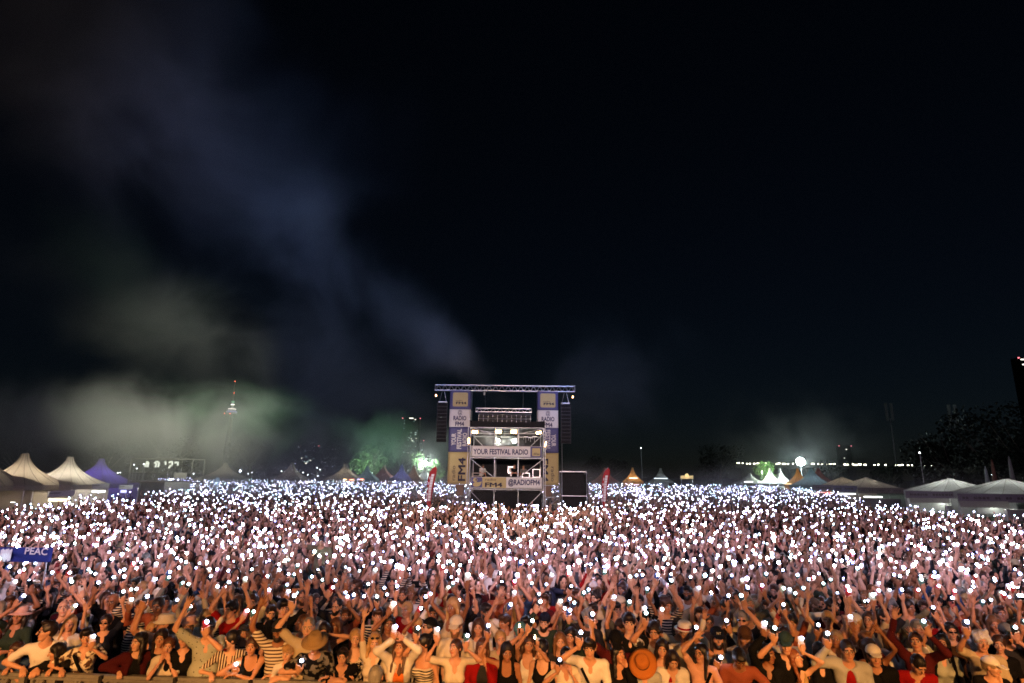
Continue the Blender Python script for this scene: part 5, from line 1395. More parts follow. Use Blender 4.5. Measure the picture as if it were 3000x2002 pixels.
def make_hair(kind):
    s = SDF((-0.16, -0.14, -0.40 if kind in ('long', 'straight', 'wavy') else -0.12), (0.16, 0.20, 0.30), 0.0115)
    big = {'buzz': 0.0, 'short': 0.008, 'quiff': 0.009, 'curly': 0.020, 'fringe': 0.010}.get(kind, 0.011)
    s.ell((0, 0.018, 0.126), (0.079+big, 0.096+big, 0.094+big))
    if kind in ('short', 'quiff', 'fringe', 'buzz', 'curly', 'mop'): s.ell((0, 0.060, 0.075), (0.066, 0.046, 0.060), k=0.02)
    if kind == 'quiff': s.ell((0, -0.058, 0.212), (0.055, 0.048, 0.028), k=0.03)
    if kind in ('mop', 'fringe'): s.ell((0, -0.052, 0.185), (0.070, 0.060, 0.042), k=0.03)
    # clear the face
    zt = {'fringe': 0.126, 'mop': 0.144, 'buzz': 0.176}.get(kind, 0.168)
    s.ell((0, -0.138, zt-0.098), (0.074, 0.098, 0.104), k=0.010, op='s')
    s.ell((0, -0.09, 0.02), (0.12, 0.10, 0.085), k=0.012, op='s')
    if kind in ('short', 'quiff', 'fringe', 'buzz', 'mop', 'curly'): 
        for x in (-1, 1): s.ell((x*0.09, -0.01, 0.062), (0.035, 0.045, 0.045), k=0.01, op='s')
    if kind == 'curly':
        for q in range(26):
            a = q*2.4; z = 0.11 + 0.125*((q*0.618) % 1); r = 0.092*math.sqrt(max(0.05, 1-((z-0.125)/0.125)**2))
            y = 0.02 + r*1.05*math.sin(a)
            if y < -0.05 and z < 0.17: continue
            s.ell((r*math.cos(a), y, z), (0.026,)*3, k=0.012)
    if kind in ('long', 'straight', 'wavy', 'bob'):
        e = {'bob': -0.035, 'wavy': -0.20}.get(kind, -0.24)
        s.cap((0, 0.058, 0.12), (0, 0.082, e), 0.074, 0.050, k=0.03)
        for x in (-1, 1):
            w = 0.026 if kind != 'wavy' else 0.034
            s.cap((x*0.070, -0.012, 0.155), (x*0.084, -0.012, 0.04), 0.022, w, k=0.02)
            s.cap((x*0.084, -0.012, 0.04), (x*(0.088 if kind != 'wavy' else 0.105), -0.045, e+0.03), w, w*0.62, k=0.02)
    if kind in ('bun', 'tied'):
        if kind == 'bun': s.ell((0, 0.105, 0.185), (0.040, 0.036, 0.036), k=0.01)
        else: s.cap((0, 0.10, 0.13), (0, 0.125, -0.03), 0.028, 0.018, k=0.02)
    if kind == 'wavy': s.ripple(0.0045, 40, 55)
    elif kind in ('long', 'straight', 'bob'): s.ripple(0.002, 120, 12)
    elif kind == 'curly': s.ripple(0.004, 90, 80)
    else: s.ripple(0.0022, 130, 40)
    V, Q = s.mesh()
    return np_mesh("hair", V, quads=Q, smooth=True)

def make_beard(full=True):
    s = SDF((-0.1, -0.14, -0.07), (0.1, 0.06, 0.12), 0.0105)
    s.ell((0, -0.034, 0.045), (0.068, 0.068, 0.072)); s.ell((0, -0.062, -0.010), (0.044, 0.040, 0.034), k=0.03)
    s.ell((0, -0.075, 0.098), (0.050, 0.09, 0.056), k=0.008, op='s'); s.ell((0, -0.11, 0.036), (0.022, 0.05, 0.009), k=0.005, op='s'); s.ell((0, 0.06, 0.10), (0.12, 0.06, 0.12), k=0.01, op='s')
    s.ripple(0.0015, 150, 120)
    V, Q = s.mesh(); return np_mesh("beard", V, quads=Q, smooth=True)

_acc = {}
def accessory(kind):
    """meshes worn on the head, in the head's frame"""
    if kind in _acc: return _acc[kind]
    if kind in ('cap', 'cap_back'):
        s = SDF((-0.12, -0.24, 0.08), (0.12, 0.24, 0.27), 0.011)
        s.ell((0, 0.012, 0.142), (0.094, 0.112, 0.100)); s.below(0.136)
        sg = -1 if kind == 'cap' else 1
        s.ell((0, sg*0.125, 0.143), (0.074, 0.085, 0.009), rx(0.16*-sg), k=0.008)
        s.ell((0, 0.01, 0.128), (0.080, 0.098, 0.082), k=0.004, op='s')
        V, Q = s.mesh(); me = np_mesh("cap", V, quads=Q, smooth=True)
    elif kind in ('bucket', 'straw', 'trilby', 'wide'):
        pr = {'bucket': [(0.145, 0.118), (0.150, 0.122), (0.104, 0.150), (0.098, 0.205), (0.085, 0.228), (0.004, 0.232)],
              'straw': [(0.175, 0.128), (0.180, 0.133), (0.120, 0.140), (0.098, 0.150), (0.092, 0.215), (0.070, 0.246), (0.03, 0.240), (0.004, 0.236)],
              'trilby': [(0.140, 0.150), (0.142, 0.154), (0.098, 0.150), (0.094, 0.215), (0.078, 0.238), (0.004, 0.235)],
              'wide': [(0.198, 0.124), (0.204, 0.130), (0.16, 0.138), (0.11, 0.144), (0.098, 0.150), (0.094, 0.218), (0.076, 0.245), (0.03, 0.238), (0.004, 0.236)]}[kind]
        me = MB().lathe(pr, n=26, sy=1.12, c=(0, 0.01, 0), cap=False).mesh(kind+"_hat", [], True)
        me.materials.clear()
    elif kind == 'band':
        me = MB().lathe([(0.100, 0.152), (0.0985, 0.178)], n=26, sy=1.12, c=(0, 0.01, 0), cap=False).mesh("hat_band", [], True)
    elif kind in ('sunglasses', 'glasses', 'sunglasses_up'):
        mb = MB(); n = 12
        for x in (-1, 1):
            if kind == 'glasses':
                for q in range(n):
                    a, b = 2*math.pi*q/n, 2*math.pi*(q+1)/n
                    mb.bar((x*0.033+0.024*math.cos(a), -0.102, 0.098+0.021*math.sin(a)), (x*0.033+0.024*math.cos(b), -0.102, 0.098+0.021*math.sin(b)), 0.0022, 4)
            else:
                V = [(x*0.033+0.025*math.cos(2*math.pi*q/n), y, 0.097+0.0165*math.sin(2*math.pi*q/n)) for y in (-0.104, -0.098) for q in range(n)]
                mb.add(V, [tuple(range(n)), tuple(range(2*n-1, n-1, -1))] + [(q, q+n, (q+1) % n+n, (q+1) % n) for q in range(n)])
            mb.bar((x*0.058, -0.100, 0.102), (x*0.078, -0.01, 0.100), 0.003, 4)
        mb.bar((-0.010, -0.103, 0.102), (0.010, -0.103, 0.102), 0.003, 4)
        me = mb.mesh(kind, [])
        if kind == 'sunglasses_up':
            for v in me.vertices: v.co.z += 0.085; v.co.y += 0.008
    me.materials.clear(); _acc[kind] = me
    return me

_hair = {}
def hair_mesh(k):
    if k not in _hair: _hair[k] = make_beard() if k == 'beard' else make_hair(k)
    return _hair[k]

# ---- body and clothes from a pose
def arm_bounds(P):
    pts = [P['headp'], P['neck'], P['pel'], P['U']((0, 0, 1.3))]
    for A in P['arm']: pts += [A['sh'], A['el'], A['wr']]
    pts = np.array(pts)
    lo, hi = pts.min(0) - 0.17, pts.max(0) + 0.17
    lo[0] = min(lo[0], -0.3); hi[0] = max(hi[0], 0.3); lo[2] = 0.80*P['k']
    return lo, hi

def torso(s, P, o=0.0):
    U, T, k, f, fem = P['U'], P['T'], P['k'], P['fat'], P['female']
    w = 0.90 if fem else 1.0
    s.ell(U((0, 0.012, 1.285)), (0.156*w*k+o, 0.112*k+o, 0.165*k+o), T)
    s.ell(U((0, -0.004-0.05*f, 1.07)), (0.138*w*(1+f)*k+o, 0.100*(1+1.7*f)*k+o, 0.17*k+o), T, k=0.06)
    s.ell(U((0, 0.012, 0.90)), (0.165*(1+.5*f)*k+o, 0.118*(1+.6*f)*k+o, 0.13*k+o), T, k=0.06)
    a = [A['sh'] for A in P['arm']]
    for A, sx in zip(P['arm'], (-1, 1)):
        s.cap(U((sx*0.06, 0.015, 1.385)), A['sh'], 0.062*k+o, 0.052*w*k+o, k=0.05)
        s.cap(U((0, 0.02, 1.43)), A['sh'] + (U((0, 0, 1.42))-A['sh'])*0.3, 0.048*k+o*0.4, 0.045*k+o*0.4, k=0.04)
    if fem:
        for sx in (-1, 1): s.ell(U((sx*0.072, -0.088, 1.265)), (0.066*k+o, 0.055*k+o, 0.066*k+o), T, k=0.03)

def body_mesh(P, step=0.026):
    lo, hi = arm_bounds(P); k = P['k']; g = 0.86 if P['female'] else 1.0
    s = SDF(lo, hi, step)
    torso(s, P)
    s.cap(P['neck'] - (0, 0, 0.02), P['headp'] + P['HM'] @ np.array((0, 0.012, 0.045))*k, (0.050 if P['female'] else 0.058)*k, (0.047 if P['female'] else 0.054)*k, k=0.03)
    for A in P['arm']:
        s.cap(A['sh'], A['el'], 0.047*g*k, 0.035*g*k, k=0.02)
        m = A['el'] + (A['wr']-A['el'])*0.28
        s.cap(A['el'], m, 0.035*g*k, 0.038*g*k, k=0.015); s.cap(m, A['wr'], 0.038*g*k, 0.025*g*k, k=0.015)
    V, Q = s.mesh()
    Vs, Qs, Fm = [V], [Q], [np.zeros(len(Q), int)]; n = len(V)
    hv, hq, hf = HEADS['f' if P['female'] else 'm']
    Vs.append(P['headp'] + (hv*k) @ P['HM'].T); Qs.append(hq + n); Fm.append(hf); n += len(hv)
    for A in P['arm']:
        v, q = HANDS[A['grip']]
        v = v*np.array((A['s'], 1, 1))*k*(0.92 if P['female'] else 1.0)
        if A['s'] < 0: q = q[:, ::-1]
        Vs.append(A['wr'] + v @ A['HM'].T); Qs.append(q + n); Fm.append(np.zeros(len(q), int)); n += len(v)
    return np_mesh("person", np.concatenate(Vs), quads=np.concatenate(Qs), smooth=True, mats=[None]*5, fm=np.concatenate(Fm))

def garment_mesh(P, kind, step=0.024, o=0.013, seed=0.0):
    """tee / vneck / tank / strapless / shirt / long / jacket"""
    lo, hi = arm_bounds(P); U, T, k = P['U'], P['T'], P['k']; g = 0.88 if P['female'] else 1.0
    if kind == 'jacket': o = 0.034
    s = SDF(lo, hi, step); torso(s, P, o)
    sl = {'tee': 0.62, 'vneck': 0.62, 'shirt': 0.72, 'cap': 0.28, 'long': 2.0, 'jacket': 2.0}.get(kind, 0.0)
    for A in P['arm']:
        if sl > 1:
            s.cap(A['sh'], A['el'], 0.060*g*k+o*.5, 0.048*g*k+o*.4, k=0.02); s.cap(A['el'], A['el']+(A['wr']-A['el'])*0.9, 0.048*g*k+o*.4, 0.036*k+o*.3, k=0.02)
        elif sl > 0:
            s.cap(A['sh'], A['sh']+(A['el']-A['sh'])*sl, 0.062*g*k, 0.060*g*k, k=0.02)
    s.ripple(0.0045, 19, 26, seed if kind != 'jacket' else 0.5); s.ripple(0.0026, 46, 58, seed*1.7)
    nz = 1.495
    if kind in ('tank', 'strapless'):
        for A, sx in zip(P['arm'], (-1, 1)):
            s.ell(A['sh'] + T @ np.array((sx*0.035, 0, 0.02)), (0.075, 0.13, 0.13), T, k=0.01, op='s')
        s.ell(U((0, -0.10, 1.43)), (0.082, 0.12, 0.105), T, k=0.01, op='s')
        if kind == 'strapless': s.ell(U((0, 0, 1.47)), (0.4, 0.4, 0.145), T, k=0.01, op='s')
    s.ell(U((0, -0.015, nz)), (0.078, 0.085, 0.075), T, k=0.01, op='s')
    if kind in ('vneck', 'shirt'): s.ell(U((0, -0.135, 1.415)), (0.040, 0.09, 0.095), T, k=0.008, op='s')
    if kind == 'jacket': s.ell(U((0, -0.24, 1.15)), (0.080, 0.215, 0.50), T, k=0.01, op='s')
    V, Q = s.mesh()
    return np_mesh("garment", V, quads=Q, smooth=True)

def _trousers(fem):
    s = SDF((-0.25, -0.2, 0.03), (0.25, 0.2, 1.0), 0.036)
    s.ell((0, 0.012, 0.90), (0.178, 0.132, 0.13))
    for x in (-1, 1):
        s.cap((x*0.085, 0.0, 0.88), (x*0.10, 0.0, 0.50), 0.092, 0.068, k=0.03); s.cap((x*0.10, 0.0, 0.50), (x*0.105, 0.02, 0.09), 0.068, 0.056, k=0.02)
    V, Q = s.mesh(); return np_mesh("trousers", V, quads=Q, smooth=True)
TROUSERS = _trousers(False)
def _shoe():
    s = SDF((-0.08, -0.22, 0.0), (0.08, 0.1, 0.14), 0.022)
    s.ell((0, -0.06, 0.045), (0.045, 0.135, 0.042)); s.ell((0, 0.02, 0.075), (0.042, 0.06, 0.05)); s.below(0.004)
    V, Q = s.mesh(); return np_mesh("shoe", V, quads=Q, smooth=True)
SHOE = _shoe()

# ---- cloth, skin and hair materials
def skin_mats(i):
    c = SKINS[i % len(SKINS)]
    return [mat("skin_%d" % i, tuple(q*w_ for q, w_ in zip(c, (0.92, 0.80, 0.70))), 0.5, noise=0.12, scale=22, spec=0.4, bump=0.05), mat("eye_dark", (0.02, 0.015, 0.012), 0.15, spec=0.6), None, mat("lips_%d" % i, (c[0]*0.85, c[1]*0.48, c[2]*0.45), 0.4)]
HAIRC = dict(black='#120d0b', dark='#1f1511', brown='#3a2417', chestnut='#4d2d1a', light='#6d4a2c', blond='#a98555', ash='#8a7354', grey='#77736c', white='#c9c6c0', red='#7d4523')
def hair_mat(c):
    n = "hair_"+c
    if n in _mats: return _mats[n]
    m = mat(n, rgb(HAIRC[c]), 0.42, spec=0.5); nt = m.node_tree; b = nt.nodes["Principled BSDF"]
    tc = nt.nodes.new("ShaderNodeTexCoord"); mp = nt.nodes.new("ShaderNodeMapping"); mp.inputs["Scale"].default_value = (90, 90, 9)
    tx = nt.nodes.new("ShaderNodeTexNoise"); tx.inputs["Scale"].default_value = 1.0; tx.inputs["Detail"].default_value = 3
    nt.links.new(tc.outputs["Object"], mp.inputs[0]); nt.links.new(mp.outputs[0], tx.inputs["Vector"])
    mx = nt.nodes.new("ShaderNodeMix"); mx.data_type = 'RGBA'; q = rgb(HAIRC[c])
    mx.inputs[6].default_value = (*[v*0.45 for v in q], 1); mx.inputs[7].default_value = (*[min(1, v*1.7) for v in q], 1)
    nt.links.new(tx.outputs["Fac"], mx.inputs[0]); nt.links.new(mx.outputs[2], b.inputs["Base Color"])
    bp = nt.nodes.new("ShaderNodeBump"); bp.inputs["Strength"].default_value = 0.6; bp.inputs["Distance"].default_value = 0.01
    nt.links.new(tx.outputs["Fac"], bp.inputs["Height"]); nt.links.new(bp.outputs[0], b.inputs["Normal"])
    return m
CLOTH = dict(white='#ddd8cf', cream='#d3c8b4', black='#0d0d0f', grey='#77756f', lightgrey='#a9aaa4', sage='#a3a898', beige='#b9aa8c', red='#8d0f12', wine='#3d0d10', rust='#8d4a34', pink='#d9a58f', orange='#c9692a', navy='#151a2b', green='#2c3b30', darkgrey='#2b2b2e', blue='#33486b', brown='#4c3426', teal='#4f7f80', tan='#a88a5e', khaki='#6f6a52', maroon='#4a1418', yellow='#b99a3e', denim='#39496a', straworange='#b06a2c')
def cloth_mat(c):
    """'white' or 'stripes:brown:cream:h' / 'floral:..' / 'dots:..'"""
    n = "cloth_"+c
    if n in _mats: return _mats[n]
    if ':' not in c:
        return mat(n, rgb(CLOTH[c]), 0.85, noise=0.14, scale=7, bump=0.25, spec=0.15)
    kind, a, b2, d = c.split(':')
    m = mat(n, rgb(CLOTH[a]), 0.85, spec=0.15); nt = m.node_tree; b = nt.nodes["Principled BSDF"]; N = nt.nodes.new; L = nt.links.new
    tc = N("ShaderNodeTexCoord"); mx = N("ShaderNodeMix"); mx.data_type = 'RGBA'
    mx.inputs[6].default_value = (*rgb(CLOTH[a]), 1); mx.inputs[7].default_value = (*rgb(CLOTH[b2]), 1)
    if kind == 'stripes':
        w = N("ShaderNodeTexWave"); w.wave_type = 'BANDS'; w.bands_direction = 'Z' if d[0] == 'h' else 'X'; w.inputs["Scale"].default_value = float(d[1:])
        w.inputs["Distortion"].default_value = 0.6; w.inputs["Detail"].default_value = 0; fac = w.outputs["Fac"]
    elif kind == 'dots':
        w = N("ShaderNodeTexVoronoi"); w.inputs["Scale"].default_value = float(d); fac = w.outputs["Distance"]
    else:
        w = N("ShaderNodeTexNoise"); w.inputs["Scale"].default_value = float(d); w.inputs["Detail"].default_value = 2; fac = w.outputs["Fac"]
    L(tc.outputs["Object"], w.inputs["Vector"])
    cr = N("ShaderNodeMapRange"); cr.inputs["From Min"].default_value = {'stripes': 0.60, 'dots': 0.20}.get(kind, 0.48); cr.inputs["From Max"].default_value = {'stripes': 0.66, 'dots': 0.17}.get(kind, 0.56)
    L(fac, cr.inputs["Value"]); L(cr.outputs[0], mx.inputs[0]); L(mx.outputs[2], b.inputs["Base Color"])
    return m

def set_mats(o, ms):
    for i, m in enumerate(ms):
        if i >= len(o.material_slots): o.data.materials.append(None)
        o.material_slots[i].link = 'OBJECT'; o.material_slots[i].material = m

def wear(name, me, m, parent, M4=None):
    o = link(name, me, parent)
    if not len(me.materials): me.materials.append(None)
    set_mats(o, [m])
    if M4 is not None: o.matrix_local = M4
    return o

def head_matrix(P):
    M = Matrix([list(P['HM'][i]*P['k']) + [P['headp'][i]] for i in range(3)] + [[0, 0, 0, 1]])
    return M

GARNAME = dict(tee='t_shirt', vneck='t_shirt', tank='tank_top', strapless='strapless_top', shirt='shirt', long='long_sleeved_top', jacket='jacket', cap='top')
PHONE_N = [0]
def phone_meshes():
    s = MB(); r = 0.009
    pts = rounded(-0.0365, 0.0365, -0.075, 0.075, r, 3)
    s.prism(pts, -0.0042, 0.0042)
    body = s.mesh("smartphone", []); body.materials.clear(); body.materials.append(None)
    bump = MB().prism(rounded(-0.002, 0.031, 0.036, 0.069, 0.007, 3), -0.0068, -0.0044).mesh("camera_bump", [mat("camera_glass", (0.012, 0.012, 0.014), 0.2, spec=0.6)])
    tb = TB(); tb.ball((0, 0, 0), (1, 1, 1), np.eye(3), 10, 6, 0); V, F, _ = tb.get()
    fl = np_mesh("flash", V*0.023, tris=F, smooth=True, mats=[None])
    scr = MB().prism(rounded(-0.033, 0.033, -0.071, 0.071, 0.006, 3), 0.0044, 0.0050).mesh("screen", [mat("phone_screen", (0.01, 0.01, 0.012), 0.15, spec=0.6)])
    return body, bump, fl, scr
_PH = None
FL_MATS = None
def make_phone(Mw, k, colour, label, lit=True, bright=1):
    """Mw: world matrix of the hand frame (4x4 numpy) at the wrist"""
    global _PH, FL_MATS
    if _PH is None:
        _PH = phone_meshes()
        FL_MATS = [emit("flash_%d" % i, c, 16.0*e) for i, (c, e) in enumerate((((0.56, 0.68, 1.0), 0.8), ((0.66, 0.76, 1.0), 1.3), ((0.50, 0.60, 1.0), 2.2), ((0.60, 0.92, 0.95), 1.0)))]
    M = Matrix(Mw.tolist()) @ Matrix.Translation((0, 0.012*k, 0.125*k)) @ Matrix.Scale(k, 4)
    o = link("smartphone", _PH[0]); o.matrix_world = M
    set_mats(o, [mat("phone_"+colour, rgb(PHC[colour]), 0.35, noise=0.1, spec=0.5)])
    tag(o, label, "phone", "phones held up in the crowd")
    link("camera_bump", _PH[1], o); link("screen", _PH[3], o)
    if lit:
        f = link("flash", _PH[2], o, loc=(0.020, -0.012, 0.055)); set_mats(f, [FL_MATS[bright % 4]])
    return o
PHC = dict(black='#0a0a0c', graphite='#25272b', white='#d6d2cb', red='#8f2420', pink='#c58b80', green='#3f5a50', blue='#2c3c5a', beige='#b7a48c')

def dress(P, body, garment, spec, parent_loc, yaw):
    """assemble a person from meshes; spec keys: skin hair hairc beard hat hatc glasses cloth inner trousers strap"""
    o = link("person", body, loc=parent_loc, rot=(0, 0, yaw))
    sm = skin_mats(spec['skin']); hm = hair_mat(spec.get('browc', spec['hairc'] if spec['hairc'] not in ('white', 'blond') else 'light'))
    set_mats(o, [sm[0], sm[1], hm, sm[3], mat('eye_white', (0.62, 0.58, 0.54), 0.3)])
    HMx = head_matrix(P)
    g = spec['garment']
    if 'inner' in spec and spec['inner']:
        wear(GARNAME[spec['innerg']], spec['inner'], cloth_mat(spec['innerc']), o)
    wear(GARNAME[g], garment, cloth_mat(spec['cloth']), o)
    S = Matrix.Scale(P['k'], 4)
    wear("trousers", TROUSERS, cloth_mat(spec.get('trousers', 'denim')), o, S)
    for x in (-0.105, 0.105): wear("shoe", SHOE, cloth_mat('black' if spec['skin'] % 2 else 'white'), o, S @ Matrix.Translation((x, 0, 0)))
    if spec.get('hair') and spec['hair'] != 'bald': wear("hair", hair_mesh(spec['hair']), hair_mat(spec['hairc']), o, HMx)
    if spec.get('beard'): wear("beard", hair_mesh('beard'), hair_mat(spec['hairc'] if spec['hairc'] != 'white' else 'grey'), o, HMx)
    if spec.get('hat'):
        nm = {'cap': 'cap', 'cap_back': 'cap', 'bucket': 'bucket_hat', 'straw': 'straw_hat', 'trilby': 'hat', 'wide': 'wide_brim_hat'}[spec['hat']]
        h = wear(nm, accessory(spec['hat']), cloth_mat(spec['hatc']), o, HMx @ Matrix.Rotation(R(spec.get('hattilt', 0)), 4, 'X'))
        if spec.get('band'): wear("hat_band", accessory('band'), cloth_mat(spec['band']), h)
        if spec.get('caplogo'):
            lm = text_mesh(spec['caplogo'], 0.030, cloth_mat('white'), bold=0.02, align='CENTER')
            l = link("lettering", lm, h, loc=(0, -0.112, 0.168), rot=(R(-18), 0, 0))
    if spec.get('glasses'):
        wear("glasses" if spec['glasses'] == 'glasses' else "sunglasses", accessory(spec['glasses']), mat("eyewear_dark", (0.012, 0.012, 0.014), 0.12, spec=0.7) if spec['glasses'] != 'glasses' else mat("eyewear_frame", (0.06, 0.045, 0.035), 0.3, 0.3), o, HMx)
    if spec.get('strap'):
        U = P['U']; mb = MB(); sx = spec['strap']; pts = []
        for q in range(11):
            t = q/10; x = sx*(0.115 - 0.25*t); z = 1.44 - 0.50*t
            pts.append(U((x, -(0.055 + 0.085*math.sin(math.pi*min(1, 0.15+t*0.8)))-0.018, z)))
        for a, b in zip(pts, pts[1:]): mb.bar(a, b, 0.020, 5)
        mb.obj("bag_strap", cloth_mat('black'), o)
    if spec.get('packstraps'):
        U = P['U']
        for sx in (-1, 1):
            mb = MB(); pts = [U((sx*0.105, 0.06, 1.47)), U((sx*0.110, -0.05, 1.475)), U((sx*0.115, -0.125, 1.36)), U((sx*0.13, -0.13, 1.20)), U((sx*0.16, -0.06, 1.08))]
            for a, b in zip(pts, pts[1:]): mb.bar(a, b, 0.022, 6)
            mb.obj("backpack_strap", cloth_mat('black'), o)
    return o

def hand_world(A, loc, yaw):
    M = np.eye(4); Rz = rz(yaw); HMd = A['HM']
    if A['s'] < 0: HMd = HMd @ np.diag((1, 1, 1))
    M[:3, :3] = Rz @ HMd; M[:3, 3] = Rz @ A['wr'] + np.asarray(loc)
    return M
# ------------------------------------------------------------------ crowd barrier
RAIL_Z = 1.12
_a, _b = on_z(0, 1968, RAIL_Z), on_z(1100, 2000, RAIL_Z)
def BY(x): return _a[1] + (_b[1]-_a[1])*(x-_a[0])/(_b[0]-_a[0])
B_ANG = math.atan2(_b[1]-_a[1], _b[0]-_a[0])
def build_barrier():
    met = mat("barrier_aluminium", (0.30, 0.29, 0.26), 0.5, 0.6, noise=0.3, scale=14, bump=0.2)
    pan = mat("barrier_tread_plate", (0.24, 0.22, 0.19), 0.6, 0.5, noise=0.5, scale=60, bump=0.6)
    blk = mat("black_rubber", (0.012, 0.012, 0.012), 0.8)
    W = 1.06
    rail = MB().box((0, 0, RAIL_Z-0.035), (W-0.012, 0.075, 0.07)).box((0, -0.05, RAIL_Z-0.055), (W-0.012, 0.02, 0.03)).mesh("top_rail", met)
    panel = MB().box((0, 0.02, 0.58), (W-0.02, 0.006, 0.94)).mesh("front_panel", pan)
    rib = MB().box((0, -0.012, 0.58), (0.035, 0.055, 0.94)).mesh("upright", met)
    strut = MB().bar((0, -0.03, RAIL_Z-0.09), (0, -0.85, 0.06), 0.030, 4).mesh("strut", met)
    foot = MB().box((0, -0.45, 0.02), (W-0.03, 0.95, 0.03)).mesh("floor_plate", pan)
    step = MB().box((0, -0.25, 0.36), (W-0.03, 0.28, 0.03)).mesh("guard_step", met)
    clip = MB().box((0, -0.055, RAIL_Z-0.10), (0.045, 0.05, 0.20)).mesh("rubber_clip", blk)
    x = -10.4; i = 0
    while x < 3.0:
        B = empty("crowd_barrier", (x, BY(x), 0), B_ANG)
        tag(B, "metal crowd barrier section in front of the first row, %s from the left" % ORD[i], "barrier", "crowd barrier sections"); i += 1
        link("top_rail", rail, B); link("front_panel", panel, B); link("floor_plate", foot, B); link("guard_step", step, B); link("rubber_clip", clip, B, loc=(W/2-0.002, 0, 0))
        for dx in (-0.48, -0.16, 0.16, 0.48): link("upright", rib, B, loc=(dx, 0, 0))
        for dx in (-0.32, 0.22): link("strut", strut, B, loc=(dx, 0, 0))
        x += W*math.cos(B_ANG)
build_barrier()

# ------------------------------------------------------------------ people one can tell apart near the barrier
PEOPLE = []          # (x, y, px, label) of everyone placed
rgp = random.Random(77)
def place(px, py, H, lean):
    """feet position that puts the head of a person of height H on pixel (px, py)"""
    k = H/1.72
    hz = 0.95*k + 0.67*k*math.cos(lean)
    p = on_z(px, py, hz); fwd = 0.67*k*math.sin(lean)
    y = p[1] + fwd
    return p[0], y, hz

